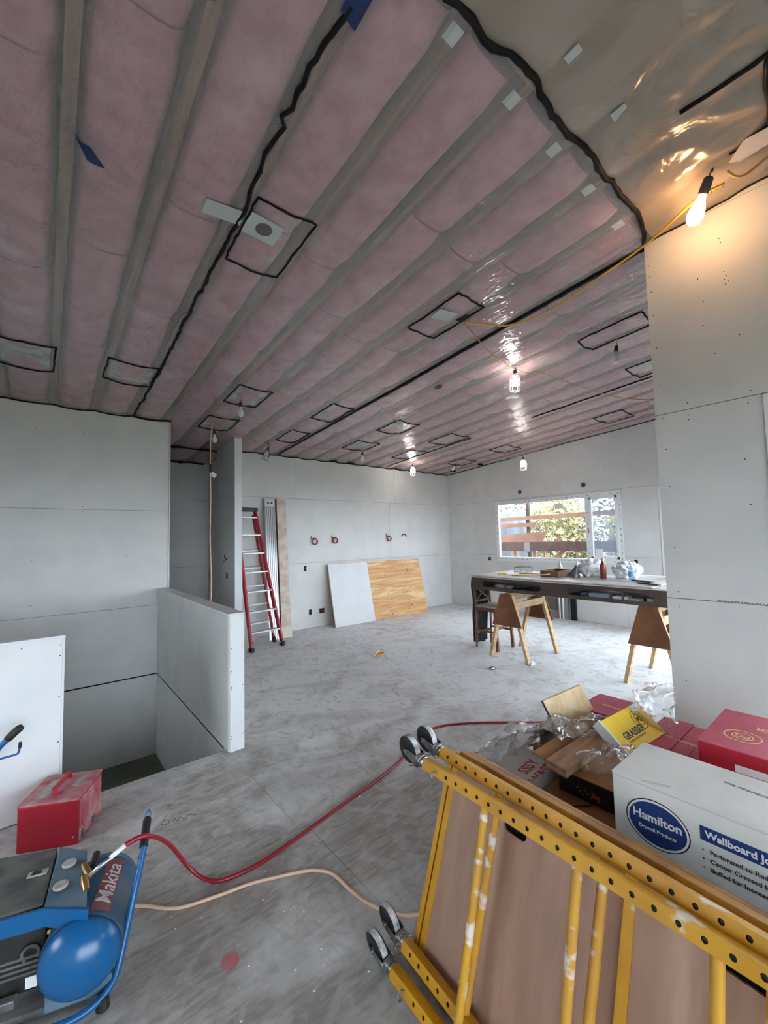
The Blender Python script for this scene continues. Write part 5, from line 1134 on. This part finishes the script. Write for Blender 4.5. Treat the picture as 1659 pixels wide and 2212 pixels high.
# ------------------------------------------------------------------ outside
gr = tag(put('ground_outside', B().box((-40, -40, -1.2), (60, 60, -1.0)), GROUND), kind='structure')
dk = struct('deck_outside', (8.8, 4.5, 0))
for k in range(11): put('deck_board', B().box((8.15 + .145 * k, 1.0, .30), (8.285 + .145 * k, 8.5, .335)), DECKL, dk, True)
put('deck_beam', B().box((8.15, 1.0, -1.0), (8.25, 8.5, .30)), DECKT, dk, True); put('deck_beam', B().box((9.60, 1.0, -1.0), (9.70, 8.5, .30)), DECKT, dk, True)
rail_g = 'timber of the deck railing outside'
def timber(label, a, b_, mt_, name='deck_timber'):
    t = thing(name, label, 'timber', ((a[0] + b_[0]) / 2, (a[1] + b_[1]) / 2, min(a[2], b_[2])), 0, rail_g); return t
t = timber('dark wide beam crossing the window view low down', (9.5, 3.3, 1.244), (9.5, 7.4, 1.47), DECKT); put('beam', B().box((9.5, 3.3, 1.244), (9.55, 7.4, 1.475)), DECKT, t, True)
t = timber('short brown board above the dark beam at window left', (9.48, 5.4, 1.48), (9.48, 7.4, 1.7), DECKT); put('board', B().hexa([(9.51, 5.46, 1.476), (9.548, 5.46, 1.476), (9.548, 7.4, 1.476), (9.51, 7.4, 1.476), (9.51, 5.33, 1.73), (9.548, 5.33, 1.73), (9.548, 7.4, 1.62), (9.51, 7.4, 1.62)]), DECKL, t, True)
t = timber('long thin rail across the upper window view', (9.56, 3.3, 2.0), (9.56, 7.4, 2.1), DECKL); put('rail', B().hexa([(9.512, 3.3, 2.05), (9.55, 3.3, 2.05), (9.55, 7.4, 2.02), (9.512, 7.4, 2.02), (9.512, 3.3, 2.16), (9.55, 3.3, 2.16), (9.55, 7.4, 2.11), (9.512, 7.4, 2.11)]), DECKL, t, True)
t = timber('short rail below the long rail at window left', (9.5, 5.6, 1.85), (9.5, 7.4, 1.95), DECKL); put('rail', B().box((9.51, 5.62, 1.86), (9.55, 7.4, 1.96)), DECKL, t, True)
t = timber('slim upright post at the left of the window view', (9.62, 5.84, .34), (9.62, 5.9, 2.8), DECKT); put('post', B().box((9.5505, 5.82, .335), (9.61, 5.90, 2.8)), DECKT, t, True)
for i, (y, wd, lab) in enumerate(((6.27, .09, 'stout post under the beam at window left'), (5.72, .09, 'second stout post under the beam'), (5.45, .04, 'slim post under the beam'))):
    t = timber(lab, (9.60, y, .335), (9.66, y + wd, 1.25), DECKL); put('post', B().box((9.5505, y - wd / 2, .335), (9.61, y + wd / 2, 1.30)), DECKL, t, True)
t = timber('diagonal brace below the dark beam', (9.6, 4.6, .4), (9.6, 5.6, 1.25), DECKL); put('brace', B().bar((9.566, 5.5, .80), (9.566, 4.85, 1.35), .03, .09, (1, 0, 0)), DECKL, t, True)
t = timber('short offcut sticking up over the dark beam', (9.6, 5.0, 1.4), (9.6, 5.1, 1.6), DECKL); put('offcut', B().bar((9.566, 5.20, 1.42), (9.566, 5.0, 1.60), .03, .07, (1, 0, 0)), DECKL, t, True)
t = thing('white_tarp', 'pale plastic tarp hanging outside at the upper left of the window', 'tarp', (10.6, 7.0, .34)); vs = []; fs = []
for j in range(9):
    for i in range(13): vs.append((10.6 + .12 * math.sin(i * 1.3 + j * .4), 6.1 + .16 * i + .06 * j, -1.0 + .42 * j))
for j in range(8):
    for i in range(12): q = j * 13 + i; fs.append((q, q + 1, q + 14, q + 13))
o = put('cloth', B().add(vs, fs), mat('pale_tarp', (104, 112, 122), .5), t, True, smooth=True, fix=False); o.modifiers.new('thickness', 'SOLIDIFY').thickness = .004
def shrub(name, label, c, rad, nleaf, mt_, seed, ls=.10):
    rnd = random.Random(seed); t = thing(name, label, 'shrub', (c[0], c[1], -1.0), 0, 'shrubs beyond the deck'); g = B()
    for i in range(nleaf):
        while True:
            d = Vector((rnd.uniform(-1, 1), rnd.uniform(-1, 1), rnd.uniform(-1, 1)))
            if .35 < d.length < 1: break
        p = Vector((c[0] + d.x * rad[0], c[1] + d.y * rad[1], c[2] + d.z * rad[2])); a = Vector((rnd.gauss(0, 1), rnd.gauss(0, 1), rnd.gauss(0, 1))).normalized(); b = a.orthogonal().normalized(); s = ls * rnd.uniform(.6, 1.4)
        g.add([p - a * s, p + b * s * .45, p + a * s, p - b * s * .45], [(0, 1, 2, 3)])
    o = put('foliage', g, mt_, t, True, fix=False); o['kind'] = 'stuff'
    put('stem', B().tube([(c[0], c[1], -1.0), (c[0] + .1, c[1], c[2])], [.08, .03], 7), BARK, t, True)
    for k in range(10):
        q0 = Vector((c[0], c[1], c[2] - rad[2] * .7)); q1 = Vector((c[0] + rnd.uniform(-1, 1) * rad[0] * .9, c[1] + rnd.uniform(-1, 1) * rad[1], c[2] + rnd.uniform(.0, 1.1) * rad[2])); put('branch', B().tube(spline([q0, q0.lerp(q1, .5) + Vector((rnd.uniform(-.2, .2), rnd.uniform(-.3, .3), .2)), q1], 4), [.03] * 4 + [.022] * 4 + [.012], 5), BARK, t, True)
    return t
shrub('yellow_shrub', 'yellow green shrub filling the middle of the window view', (13.5, 7.27, 1.2), (1.2, 1.45, 1.9), 4800, LEAFY, 3)
shrub('yellow_shrub', 'yellow green shrub at the right of the window view', (13.6, 4.25, 1.3), (1.2, 1.45, 1.9), 4200, LEAFY, 4)
shrub('dark_shrub', 'dark grey green shrub at the left of the window view', (13.2, 10.2, 1.2), (1.3, 1.35, 1.9), 4200, LEAFD, 5)
shrub('bare_tree', 'thin twiggy tree behind the shrubs high in the window view', (17.4, 9.2, 3.0), (1.4, 4.6, 2.2), 4200, LEAFD, 6, .09)
